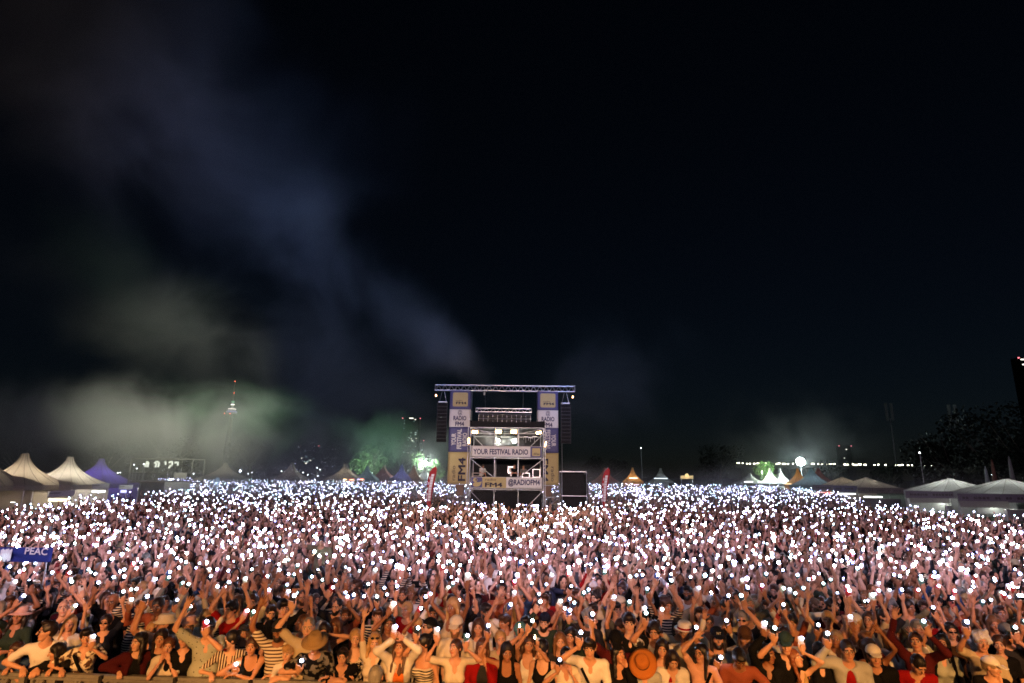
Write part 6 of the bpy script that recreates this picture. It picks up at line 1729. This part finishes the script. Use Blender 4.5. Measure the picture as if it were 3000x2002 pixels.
LIGHTERS = []
def F(label, px, py, sex, hair, hairc, garment, cloth, arms=('down', 'down'), head=(0, 0, 0), H=None, lean=0.05, side=0.0, fat=0.0, twist=0.0, yaw=None, phone='black', phone2=None, pit=False, **kw):
    fem = sex == 'f'
    H = H or (1.66 if fem else 1.78)
    for it in range(8):
        x, y, hz = place(px, py, H, lean)
        lim = BY(x) + 0.24
        if pit or y >= lim - 0.02: break
        if lean < 0.40: lean += 0.09
        else: H -= 0.05
    if not pit: y = max(y, BY(x) + 0.22)
    loc = np.array((x, y, 0.0))
    if yaw is None: yaw = math.atan2(-x, y)*0.75
    Rz = rz(yaw); loc_of = lambda w: Rz.T @ (np.asarray(w) - loc)
    hd = tuple(R(q) for q in head)
    A2 = []
    k = H/1.72
    pre = make_pose(H, fem, ('down', 'down'), lean, side, twist, hd, fat, rgp)
    for s, a in zip((-1, 1), arms):
        if isinstance(a, tuple):
            dy = a[3] if len(a) > 3 else 0.34
            tgt = loc_of(at(a[1], a[2], y-dy))
            if a[0] == 'p':
                sh = pre['arm'][0 if s < 0 else 1]['sh']
                zd = unit(unit(tgt - sh)*0.5 + np.array((0, 0, 0.9))); yd = loc_of(loc + np.array((x*0.06, 1, 0)))
                HMd = hand_frame(zd, yd)
                A2.append(dict(w=tgt - HMd @ np.array((0.02, 0, 0.18))*k, hint=(s*0.9, -0.2, -0.7), z=zd, y=yd, grip='phone', kind='phone'))
            elif a[0] == 'l':
                A2.append(dict(w=tgt - np.array((0, 0, 0.13))*k, hint=(s*0.9, -0.2, -0.7), z=(0, -0.1, 1), y=(0.2*s, 1, 0), grip='fist', kind='lighter'))
            else:
                A2.append(dict(w=tgt - np.array((0, 0, 0.08))*k, hint=(s*0.9, -0.2, -0.7), grip='open', kind='open'))
        elif a == 'rail':
            A2.append(dict(w=loc_of((x + s*0.10, BY(x)-0.01, RAIL_Z+0.05)), hint=(s*1.0, 0.2, -0.5), z=unit((-s*0.2, -0.9, -0.25)), y=(0, -0.25, 1), grip='relax', kind='rail'))
        elif a == 'railx':
            A2.append(dict(w=loc_of((x - s*0.10, BY(x)+0.02-0.03*s, RAIL_Z+0.055)), hint=(s*1.0, -0.25, -0.25), z=unit((-s*0.9, -0.15, 0.0)), y=(0, 0, 1), grip='relax', kind='rail'))
        elif a == 'chin':
            A2.append(dict(w=pre['headp'] + pre['HM'] @ np.array((s*0.05, -0.095, -0.075))*k, hint=(s*0.5, -0.5, -0.9), z=unit((-s*0.25, 0.15, 1)), y=(s*0.6, 1, 0), grip='relax', kind='chin'))
        elif a == 'visor':
            A2.append(dict(w=pre['headp'] + pre['HM'] @ np.array((s*0.12, -0.13, 0.10))*k, hint=(s*1.0, -0.2, 0.1), z=unit((-s, -0.1, 0.1)), y=(0, 0.2, -1), grip='relax', kind='visor'))
        elif a == 'hold':
            A2.append(dict(w=pre['U']((s*0.045, -0.30, 1.10)), hint=(s*1.0, 0.15, -0.6), z=unit((-s*0.25, -0.45, 0.8)), y=(-s*0.2, 1, 0.35), grip='phone' if s < 0 else 'relax', kind='hold'))
        else: A2.append(a)
    P = make_pose(H, fem, tuple(A2), lean, side, twist, hd, fat, rgp)
    spec = dict(skin=kw.pop('skin', rgp.randrange(7)), hair=hair, hairc=hairc, garment=garment, cloth=cloth, trousers=rgp.choice(('denim', 'black', 'beige', 'darkgrey')), **kw)
    if 'innerc' in spec: spec['inner'] = garment_mesh(P, spec['innerg'], seed=px*0.3)
    o = dress(P, body_mesh(P), garment_mesh(P, garment, seed=px*0.37), spec, loc, yaw)
    tag(o, label, "person", "people near the barrier")
    PEOPLE.append((x, y, px))
    short = " ".join(label.split(",")[0].split()[:9])
    for A in P['arm']:
        if A['grip'] == 'phone':
            M = hand_world(A, loc, yaw)
            if A['s'] > 0 and phone2: phone = phone2
            make_phone(M, k, phone, "%s phone with lit flash held by %s" % (phone, short), bright=PHONE_N[0]); PHONE_N[0] += 1
        elif A['kind'] == 'lighter':
            M = hand_world(A, loc, yaw); c = M[:3, 3] + M[:3, :3] @ np.array((-0.02, -0.045, 0.085))
            L = MB().box((0, 0, 0), (0.022, 0.014, 0.07)).obj("lighter", cloth_mat('black'), loc=c); tag(L, "burning lighter held up by %s" % short, "lighter", "burning lighters")
            MB().lathe([(0.002, 0.036), (0.010, 0.050), (0.008, 0.066), (0.001, 0.090)], n=8).obj("flame", emit("lighter_flame", (1.0, 0.62, 0.30), 30), L)
    return o

F("woman with brown hair leaning low at the left edge, smiling sideways", 15, 1912, 'f', 'bob', 'brown', 'tee', 'blue', ('rail', 'rail'), (-35, 12, 8), lean=0.35)
F("man in white t-shirt and sunglasses looking left, arm stretched along the barrier", 106, 1857, 'm', 'quiff', 'dark', 'tee', 'white', ('e_', 'rail') if False else ('rail', 'rail'), (-72, -4, 0), lean=0.30, glasses='sunglasses', beard=False, skin=0)
F("woman in black seen in profile, dark hair, both hands on the barrier", 141, 1915, 'f', 'long', 'black', 'long', 'black', ('rail', 'rail'), (-78, 14, 0), lean=0.35)
F("woman with black fringe in floral blouse holding a pale phone beside her face", 237, 1870, 'f', 'fringe', 'black', 'shirt', 'floral:cream:brown:16', ('rail', ('p', 275, 1864, 0.30)), (8, 6, -4), lean=0.25, phone='white', strap=-1)
F("woman with dark wavy hair in wine-red satin jacket looking left", 383, 1888, 'f', 'wavy', 'black', 'jacket', 'wine', ('rail', 'down'), (-38, -2, 0), lean=0.2, innerc='black', innerg='tee')
F("older woman with short brown hair resting her cheeks on her hands", 470, 1900, 'f', 'short', 'chestnut', 'shirt', 'cream', ('chin', 'chin'), (-4, 4, 4), lean=0.25, skin=5)
F("woman with long dark hair half hidden behind the older woman", 459, 1874, 'f', 'long', 'dark', 'tee', 'black', ('down', 'down'), (-8, 4, 0))
F("man in white bucket hat and glasses looking left, dark strap on white t-shirt", 480, 1831, 'm', 'short', 'dark', 'tee', 'white', ('up', 'down'), (-68, -2, 0), hat='bucket', hatc='cream', glasses='glasses', strap=1, phone='graphite')
F("elderly woman in black v-neck between the bucket hat and the dotted polo", 534, 1874, 'f', 'short', 'grey', 'vneck', 'black', ('down', 'down'), (-14, 2, 0), skin=5)
F("heavy man in pale dotted polo shirt with one arm raised and a dark red phone", 598, 1843, 'm', 'short', 'dark', 'shirt', 'dots:sage:darkgrey:22', (('e', 545, 1765, 0.2), ('p', 606, 1822, 0.36)), (4, 2, 0), fat=0.34, H=1.84, phone='red', skin=0)
F("woman in brown and cream striped shirt, dark bun, looking left along the barrier", 667, 1879, 'f', 'bun', 'black', 'shirt', 'stripes:brown:cream:v9', ('rail', 'down'), (-74, 2, 0), lean=0.15)
F("woman in black tank top with tied brown hair holding a pink phone low", 718, 1901, 'f', 'tied', 'brown', 'tank', 'black', (('p', 692, 1946, 0.30), 'railx'), (-8, 2, 0), lean=0.2, phone='pink', skin=1)
F("bearded man in grey cap, glasses and brown striped t-shirt", 808, 1851, 'm', 'short', 'dark', 'tee', 'stripes:cream:brown:h7', (('e', 762, 1760, 0.2), 'down'), (-8, 4, 0), hat='cap', hatc='darkgrey', glasses='glasses', beard=True, H=1.82)
F("woman with short blond hair in white t-shirt, arms folded on the barrier", 829, 1921, 'f', 'fringe', 'blond', 'vneck', 'white', ('railx', 'railx'), (-22, 2, -4), lean=0.3, skin=2)
F("tall balding man in beige t-shirt with one arm straight up", 895, 1843, 'm', 'buzz', 'grey', 'tee', 'beige', (('p', 862, 1745, 0.18), 'down'), (-6, 2, 0), H=1.86, phone='black', skin=2)
F("person in straw hat and black printed t-shirt looking down at a phone", 912, 1889, 'm', 'short', 'brown', 'tee', 'floral:black:grey:14', (('p', 884, 1936, 0.34), 'hold') if False else (('p', 884, 1936, 0.34), 'chest'), (-10, 22, 0), hat='straw', hatc='tan', lean=0.1, phone='black', H=1.72)
F("woman in white tank top shading her eyes with a raised forearm", 948, 1853, 'f', 'tied', 'dark', 'tank', 'white', ('down', 'visor'), (-4, 8, 0), H=1.70)
F("woman with long brown hair behind the one shading her eyes", 981, 1838, 'f', 'long', 'chestnut', 'tee', 'black', ('down', 'down'), (-30, -4, 0), H=1.70)
F("man in black v-neck t-shirt, sunglasses on his head, leaning on crossed arms", 992, 1930, 'm', 'short', 'dark', 'vneck', 'black', ('railx', 'railx'), (-6, 6, 3), lean=0.35, fat=0.22, glasses='sunglasses_up', skin=0)
F("blond woman with tied hair in black and white patterned top", 1040, 1872, 'f', 'tied', 'blond', 'tank', 'floral:black:cream:22', ('down', 'down'), (4, 4, 0), skin=2)
F("woman with wavy blond hair, sunglasses on her head, one bare arm raised", 1096, 1884, 'f', 'wavy', 'blond', 'vneck', 'cream', (('e', 1068, 1775, 0.15), 'down'), (4, 6, 0), glasses='sunglasses_up', strap=1, skin=2)
F("grey-haired balding guard in the pit seen from behind, only his head showing", 1101, 1986, 'm', 'buzz', 'grey', 'tee', 'black', ('down', 'down'), (0, 0, 0), H=1.76, lean=0.0, pit=True, yaw=math.pi, skin=1)
F("woman in open white shirt and orange top filming with both arms raised", 1164, 1906, 'f', 'long', 'chestnut', 'jacket', 'white', (('p', 1160, 1836, 0.30), ('e', 1184, 1856, 0.30)), (-18, -14, 0), innerc='orange', innerg='tank', phone='white')
F("woman with black bun in striped strapless top, bare shoulder, raising a phone", 1246, 1889, 'f', 'bun', 'black', 'strapless', 'stripes:cream:black:h9', (('p', 1225, 1840, 0.32), 'down'), (-66, 4, 0), phone='graphite', twist=-0.4)
F("man in backward black cap and sunglasses looking up left", 1251, 1843, 'm', 'short', 'dark', 'tee', 'black', ('down', 'down'), (-62, -14, 0), hat='cap_back', hatc='black', glasses='sunglasses')
F("woman in beige shirt looking up left, holding a green phone and a white phone aloft", 1331, 1907, 'f', 'tied', 'brown', 'shirt', 'cream', (('p', 1283, 1843, 0.30), ('p', 1370, 1862, 0.28)), (-34, -18, -10), phone='white', phone2='green')
F("bearded man in white cap and cream open shirt", 1336, 1838, 'm', 'short', 'light', 'shirt', 'cream', ('down', 'down'), (-14, 8, 0), hat='cap', hatc='cream', beard=True, H=1.84)
F("woman with long brown hair and white top standing behind the red cardigan", 1402, 1840, 'f', 'long', 'brown', 'tee', 'white', ('down', 'down'), (-6, 4, 0), H=1.72)
F("woman in red cardigan with long brown hair, chin on her fist", 1413, 1903, 'f', 'long', 'chestnut', 'jacket', 'red', ('down', 'chin'), (-8, 2, 0), innerc='darkgrey', innerg='tee')
F("blond older woman peeking between raised arms", 1469, 1877, 'f', 'tied', 'blond', 'tee', 'beige', ('down', 'down'), (6, -4, -6), skin=5)
F("woman with straight black hair in black sleeveless top raising a dark phone", 1484, 1916, 'f', 'straight', 'black', 'tank', 'black', (('p', 1431, 1833, 0.28), 'down'), (10, 10, 0), phone='graphite', skin=3)
F("man in teal cap holding up a burning lighter in a black glove", 1524, 1856, 'm', 'short', 'brown', 'tee', 'black', (('l', 1524, 1832, 0.36), 'down'), (0, 14, 0), hat='cap', hatc='teal', beard=True)
F("young man with dark parted hair behind the lighter", 1540, 1836, 'm', 'mop', 'black', 'tee', 'white', ('down', 'down'), (-8, 2, 0), H=1.80)
F("woman with curly brown hair in white camisole holding up a lighter", 1547, 1889, 'f', 'wavy', 'brown', 'tank', 'white', ('up', ('l', 1573, 1868, 0.34)), (4, 4, 6), phone='black', skin=1)
F("woman in black halter top, dark tied hair, looking down left", 1597, 1906, 'f', 'tied', 'black', 'tank', 'black', ('down', 'down'), (-34, 12, 0), twist=-0.2)
F("woman with long light brown hair facing the camera, behind the black halter", 1641, 1882, 'f', 'long', 'light', 'tee', 'darkgrey', ('down', 'down'), (6, 2, 0))
F("woman with long dark hair beside the light brown one", 1670, 1866, 'f', 'long', 'black', 'tee', 'green', ('down', 'down'), (-12, 4, 6))
F("woman in glasses with short dark hair, phone flash glaring beside her", 1663, 1930, 'f', 'fringe', 'black', 'shirt', 'cream', (('p', 1640, 1933, 0.36), 'chin'), (4, 4, 0), glasses='glasses', phone='black')
F("young man with thick dark hair in white polo shirt raising a phone", 1734, 1906, 'm', 'mop', 'black', 'shirt', 'white', (('p', 1702, 1853, 0.34), 'down'), (-8, 6, 0), H=1.76, phone='graphite', strap=-1, skin=0)
F("tall young man in black button shirt standing above his neighbours", 1845, 1828, 'm', 'mop', 'dark', 'shirt', 'black', ('down', 'down'), (-4, 4, 0), H=1.90, skin=2)
F("man in black cap with small red badge looking down", 1806, 1879, 'm', 'short', 'black', 'tee', 'maroon', ('up', 'down'), (4, 26, 0), hat='cap', hatc='black', beard=True, phone='graphite')
F("woman with dark curls in black jacket, hand over her mouth", 1820, 1923, 'f', 'wavy', 'black', 'jacket', 'black', ('down', 'chin'), (36, -6, 0), innerc='black', innerg='tank')
F("person in huge orange wide-brimmed hat with bowed head", 1896, 1946, 'm', 'short', 'brown', 'shirt', 'lightgrey', ('down', 'down'), (6, 46, -14), hat='wide', hatc='straworange', band='brown', H=1.74)
F("young man with dark curls in white printed t-shirt, arm raised", 1920, 1855, 'm', 'curly', 'dark', 'tee', 'floral:white:darkgrey:9', (('p', 1893, 1796, 0.26), 'down'), (-14, 6, 0), phone='black')
F("woman with straight dark hair in red top right of the orange hat", 1940, 1903, 'f', 'straight', 'dark', 'tank', 'red', ('down', 'down'), (-4, 6, 4))
F("woman with dark parted hair in white hoodie looking down", 1980, 1937, 'f', 'bob', 'dark', 'jacket', 'white', ('down', 'down'), (8, 26, 0), innerc='lightgrey', innerg='vneck')
F("man in white hat with red band", 2008, 1856, 'm', 'short', 'light', 'tee', 'beige', ('down', ('p', 2040, 1838, 0.30)), (4, 6, 0), hat='trilby', hatc='white', band='red', phone='black')
F("woman in round glasses and pale pink t-shirt, one arm straight up", 2061, 1920, 'f', 'straight', 'black', 'tee', 'pink', (('e', 2036, 1850, 0.2), 'chest'), (-34, -4, 0), glasses='glasses', strap=1, skin=5)
F("long-haired bearded man in dark cap lettered NY", 2104, 1872, 'm', 'long', 'dark', 'tee', 'grey', (('p', 2112, 1926, 0.34), 'down'), (6, 2, 0), hat='cap', hatc='navy', caplogo='NY', beard=True, phone='black')
F("young man in brown cap with hair to his collar", 2185, 1869, 'm', 'bob', 'brown', 'tee', 'beige', ('down', 'down'), (2, 6, 0), hat='cap', hatc='brown')
F("man in rust t-shirt with dark hair, head bowed", 2182, 1928, 'm', 'mop', 'black', 'tee', 'rust', ('down', 'rail'), (6, 42, 0), lean=0.2, skin=4)
F("woman in black leather jacket with slicked dark hair, smiling right", 2259, 1921, 'f', 'tied', 'black', 'jacket', 'black', (('p', 2243, 1826, 0.24), 'down'), (46, 0, 0), innerc='black', innerg='vneck', phone='white', skin=4)
F("frowning man in dark patterned cap and black shirt", 2310, 1889, 'm', 'short', 'brown', 'shirt', 'black', (('p', 2270, 1840, 0.26), 'down'), (-6, 8, 0), hat='cap', hatc='green', H=1.80, skin=0)
F("woman with strawberry blond curls looking up right, holding a white phone", 2354, 1937, 'f', 'wavy', 'red', 'tank', 'tan', ('down', ('p', 2350, 1870, 0.28)), (50, -18, 0), phone='white', skin=2)
F("woman with long dark hair in black v-neck left of the grey jacket", 2405, 1913, 'f', 'long', 'dark', 'vneck', 'black', ('down', 'down'), (8, 4, 0), skin=0)
F("man in glasses, dark red t-shirt and open grey jacket raising a phone", 2504, 1913, 'm', 'short', 'dark', 'jacket', 'lightgrey', (('p', 2425, 1856, 0.28), 'down'), (4, 4, 0), innerc='red', innerg='tee', glasses='glasses', phone='graphite', skin=1)
F("woman with straight dark hair in profile looking up right, arm bent overhead", 2560, 1901, 'f', 'straight', 'dark', 'tank', 'black', ('down', ('e', 2580, 1838, 0.2)), (72, -10, 0))
F("man in white cap and black jacket with a grey bag strap", 2590, 1931, 'm', 'short', 'dark', 'jacket', 'black', ('down', 'down'), (4, 2, -4), hat='cap', hatc='white', innerc='black', innerg='tee', strap=-1, fat=0.15, skin=1)
F("woman with long straight brown hair in white blouse clapping overhead", 2618, 1874, 'f', 'straight', 'light', 'long', 'white', ('down', ('e', 2676, 1848, 0.22)), (56, -12, 0), phone='white')
F("woman with dark curls and sunglasses behind the grey t-shirt", 2790, 1852, 'f', 'wavy', 'black', 'tee', 'brown', ('down', 'down'), (8, 0, 0), glasses='sunglasses', H=1.70)
F("smiling woman with dark curls in grey t-shirt with black backpack straps", 2760, 1887, 'f', 'wavy', 'black', 'vneck', 'sage', (('e', 2712, 1830, 0.2), 'down'), (-10, -4, 10), packstraps=True)
F("person with cropped black hair in red sequined top looking down", 2710, 1948, 'm', 'short', 'black', 'shirt', 'red', ('down', 'down'), (26, 38, 0), H=1.68)
F("man with white wavy hair in beige shirt holding his phone high", 2879, 1883, 'm', 'curly', 'white', 'shirt', 'beige', (('p', 2833, 1822, 0.30), 'down'), (2, 4, 6), fat=0.2, phone='graphite', strap=1, browc='grey', skin=1)
F("person in white cap seen in profile, hand at the mouth, right edge", 2934, 1962, 'f', 'short', 'ash', 'tee', 'black', ('down', 'chin'), (62, 8, 0), hat='cap', hatc='white')
F("woman with brown hair pulled back under a dark arm near the right edge", 2932, 1891, 'f', 'tied', 'brown', 'tee', 'black', ('down', 'down'), (-10, 2, 0))
F("man in grey cap with a phone flash right in front of him", 2954, 1860, 'm', 'short', 'brown', 'tee', 'darkgrey', ('down', ('p', 2975, 1838, 0.34)), (8, 4, 0), hat='cap', hatc='grey')
print("FRONT", len(PEOPLE), min(p[1] for p in PEOPLE), max(p[1] for p in PEOPLE))
ROWN = ["one", "two", "three", "four", "five", "six", "seven", "eight", "nine", "ten", "eleven", "twelve", "thirteen"]
# ------------------------------------------------------------------ the next rows: templates dressed and turned differently, each person its own object
def build_rows(limit=300):
    rg = random.Random(2024)
    T = []
    kinds = ['up']*4 + ['high']*7 + ['out']*3 + ['face']
    for i in range(30):
        fem = i % 2 == 0
        r = rg.random()
        a = rg.choice(kinds) if r < 0.90 else rg.choice(('wave', 'down', 'fist', 'cross'))
        b = rg.choice(('down', 'down', 'down', 'cross', 'up', 'wave', 'chest'))
        arms = (a, b) if rg.random() < 0.55 else (b, a)
        P = make_pose(1.72, fem, arms, lean=rg.uniform(-.04, .08), side=rg.uniform(-.08, .08), twist=rg.uniform(-.3, .3),
                      head=(rg.uniform(-.6, .6), rg.uniform(-.22, .22), rg.uniform(-.15, .15)), fat=max(0, rg.uniform(-.1, .28)), rng=rg)
        g = rg.choice(('tee', 'vneck', 'tank', 'shirt', 'tank', 'tee')) if fem else rg.choice(('tee', 'tee', 'tee', 'shirt', 'long'))
        T.append((P, body_mesh(P), garment_mesh(P, g, seed=i*1.3), g))
    # spots behind and between the ones already standing
    spots = []
    occ = [(p[0], p[1]) for p in PEOPLE]
    y = 8.6
    while y < CROWD_Y0 + 0.1:
        hw = 0.90*y + 0.3; x = -hw
        while x < hw:
            X, Y = x + rg.uniform(-.12, .12), y + rg.uniform(-.12, .12)
            x += 0.46
            if Y < BY(X) + 0.55: continue
            if any((X-a)**2 + (Y-b)**2 < 0.40**2 for a, b in occ): continue
            # do not stand in front of someone already placed farther back
            if any(abs(X/Y - a/b) < 0.030 and Y < b < Y + 1.7 for a, b in occ[:len(PEOPLE)]): continue
            occ.append((X, Y)); spots.append((X, Y))
        y += 0.44
    spots.sort(key=lambda p: p[1])
    spots = spots[:limit - len(PEOPLE)]
    ymax = max(p[1] for p in spots)
    # rows counted back from the barrier
    rows = {}
    for X, Y in spots: rows.setdefault(int((Y-8.4)/0.44), []).append((X, Y))
    ri = 0
    col_m = ['black', 'black', 'black', 'white', 'white', 'cream', 'navy', 'grey', 'lightgrey', 'green', 'maroon', 'darkgrey', 'beige', 'rust', 'red', 'blue', 'khaki', 'stripes:navy:cream:h8']
    for rk in sorted(rows):
        ri += 1
        for ci, (X, Y) in enumerate(sorted(rows[rk])):
            P, body, gar, g = T[rg.randrange(len(T))]
            fem = P['female']
            yaw = math.atan2(-X, Y)*0.6 + rg.gauss(0, 0.22); s = rg.gauss(1.0 if not fem else 0.975, 0.04)
            hair = rg.choice(('long', 'straight', 'wavy', 'tied', 'bun', 'bob', 'fringe', 'long')) if fem else rg.choice(('short', 'short', 'quiff', 'mop', 'curly', 'buzz', 'short', 'mop', 'bald'))
            hc = rg.choice(('black', 'dark', 'dark', 'brown', 'brown', 'chestnut', 'light', 'blond', 'ash')) if fem else rg.choice(('black', 'dark', 'dark', 'brown', 'brown', 'light', 'grey'))
            cl = rg.choice(col_m)
            spec = dict(skin=rg.randrange(7), hair=hair, hairc=hc, garment=g, cloth=cl, trousers=rg.choice(('denim', 'black', 'darkgrey')))
            hat = ''
            if rg.random() < 0.15 and hair not in ('bun', 'curly', 'quiff', 'mop'):
                spec['hat'] = rg.choice(('cap', 'cap', 'cap_back', 'bucket', 'straw')); spec['hatc'] = rg.choice(('black', 'white', 'cream', 'darkgrey', 'tan', 'pink', 'navy')); hat = spec['hatc'] + ' ' + {'cap': 'cap', 'cap_back': 'backward cap', 'bucket': 'bucket hat', 'straw': 'brimmed hat'}[spec['hat']]
            if rg.random() < 0.16: spec['glasses'] = rg.choice(('glasses', 'sunglasses', 'glasses'))
            if not fem and rg.random() < 0.4: spec['beard'] = True
            o = dress(P, body, gar, spec, (X, Y, 0), yaw); o.scale = (s, s, s)
            cname = 'striped' if ':' in cl else {'lightgrey': 'light grey', 'darkgrey': 'dark grey'}.get(cl, cl)
            gname = {'tee': 't-shirt', 'vneck': 'v-neck', 'tank': 'tank-top', 'shirt': 'shirt', 'long': 'jumper'}[g]
            hn = {'long': 'long', 'straight': 'straight', 'wavy': 'wavy', 'tied': 'tied', 'bun': 'bunned', 'bob': 'bobbed', 'fringe': 'fringed', 'short': 'short', 'quiff': 'swept', 'mop': 'thick', 'curly': 'curly', 'buzz': 'cropped'}.get(hair)
            look = hat if hat else ('bald head' if hair == 'bald' else "%s %s hair" % (hn, {'light': 'fair', 'ash': 'ash-blond', 'dark': 'dark'}.get(hc, hc)))
            where = "%s from left in row %s" % (ORD[ci] if ci < len(ORD) else "far", ROWN[ri-1])
            tag(o, "%s %s, %s, %s" % (cname, gname, look, where), "person", "people in the rows behind the front")
            for A in P['arm']:
                if A['grip'] == 'phone' and len([1]) and PHONE_N[0] < 298:
                    A2 = dict(A); A2['wr'] = A['wr']*s
                    M = hand_world(A2, (X, Y, 0), yaw)
                    pc = rg.choice(('black', 'black', 'graphite', 'white', 'blue', 'red', 'green', 'beige', 'pink')); lit = rg.random() < 0.92
                    side = 'right' if A['s'] < 0 else 'left'
                    ph = make_phone(M, s, pc, "%s%s phone in %s hand of the %s person in row %s" % ('lit ' if lit else 'unlit ', pc, side, ORD[ci], ROWN[ri-1]), lit, PHONE_N[0]); PHONE_N[0] += 1
    print("ROWS", len(spots), "ymax", ymax, "phones", PHONE_N[0])
    return ymax
CROWD_Y0 = build_rows() + 0.30
# ------------------------------------------------------------------ people above the crowd and on the tower, and a hand-painted banner
def stand_in(label, loc, yaw, sex, hair, hairc, garment, cloth, arms, head, H=1.76, lean=0.05, group="people above the crowd", **kw):
    P = make_pose(H, sex == 'f', arms, lean, 0, 0, tuple(R(q) for q in head), kw.pop('fat', 0.05), rgp)
    spec = dict(skin=kw.pop('skin', 1), hair=hair, hairc=hairc, garment=garment, cloth=cloth, trousers=kw.pop('trousers', 'black'), **kw)
    o = dress(P, body_mesh(P), garment_mesh(P, garment, seed=loc[0]), spec, loc, yaw)
    tag(o, label, "person", group)
    for A in P['arm']:
        if A['grip'] == 'phone': make_phone(hand_world(A, loc, yaw), P['k'], 'graphite', "lit phone held by %s" % " ".join(label.split(",")[0].split()[:9]), True, 1)
    return o

p = on_z(944, 1586, 2.30)
stand_in("man in olive t-shirt sitting on shoulders above the crowd, looking down", (p[0], p[1], 0.66), 0.0, 'm', 'short', 'dark', 'tee', 'khaki', ('out', 'down'), (10, 30, 0), skin=1)
p = on_z(1597, 1490, 2.25)
stand_in("woman raised above the crowd near the tower, hand at her mouth", (p[0], p[1], 0.68), 0.0, 'f', 'long', 'dark', 'tee', 'brown', ('down', 'face'), (0, 0, 0), H=1.66, skin=3)
p = on_z(2652, 1516, 2.30)
stand_in("person with dark curls and bare shoulders raised above the right-hand crowd", (p[0], p[1], 0.68), 0.5, 'f', 'curly', 'black', 'strapless', 'maroon', ('down', 'down'), (60, 6, 0), H=1.66, skin=4)
G = "crew on the control tower"
stand_in("crew member in white t-shirt bending over the table at the tower's left", (-2.15, 43.9, 2.885), 0.6, 'm', 'short', 'dark', 'tee', 'white', ('chest', 'down'), (-20, 30, 0), lean=0.35, group=G)
stand_in("crew member in black t-shirt with folded arms behind the lower banner", (0.28, 43.45, 2.885), 0.0, 'm', 'short', 'dark', 'tee', 'black', ('cross', 'cross'), (4, 6, 0), group=G)
stand_in("crew member looking over the lower banner at the tower's right", (0.95, 43.9, 2.885), 0.1, 'm', 'short', 'brown', 'tee', 'grey', ('down', 'down'), (-10, 8, 0), group=G, H=1.70)

def build_peace():
    Y = on_z(70, 1605, 2.35)[1]
    a, b = at(-60, 1603, Y), at(148, 1648, Y)
    o = sheet(a[0], b[0], b[2], a[2], Y, "painted_banner", mat("banner_blue_cloth", rgb('#24347a'), 0.8, noise=0.15, scale=3, bump=0.3), None, 20, 8, 0.05, seed=9)
    tag(o, "blue painted banner with PEAC lettering held above heads at far left", "banner")
    w = mat("banner_white_paint", (0.70, 0.70, 0.72), 0.8, noise=0.2, scale=30)
    c = at(115, 1614, Y); lettering("PEAC", 0.135, w, o, (c[0], Y-0.075, c[2]), bold=0.02, fit=0.46, rot=-0.03)
    rg = random.Random(3)
    h0, h1 = at(15, 1606, Y), at(36, 1643, Y)
    for i in range(7):
        x = h0[0] + (h1[0]-h0[0])*i/6; mb = MB(); t = rg.uniform(-.02, .02)
        mb.box((x, Y-0.072, (h0[2]+h1[2])/2+t), (0.030, 0.006, (h0[2]-h1[2])*rg.uniform(.75, 1.0)), Matrix.Rotation(rg.uniform(-.08, .08), 3, 'Y')).obj("brush_stroke", w, o)
    for x in (a[0]+0.2, b[0]-0.1): MB().bar((x, Y+0.03, 1.25), (x, Y+0.03, a[2]), 0.014, 6).obj("carrying_pole", M_STEEL, o)
build_peace()
build_crowd()
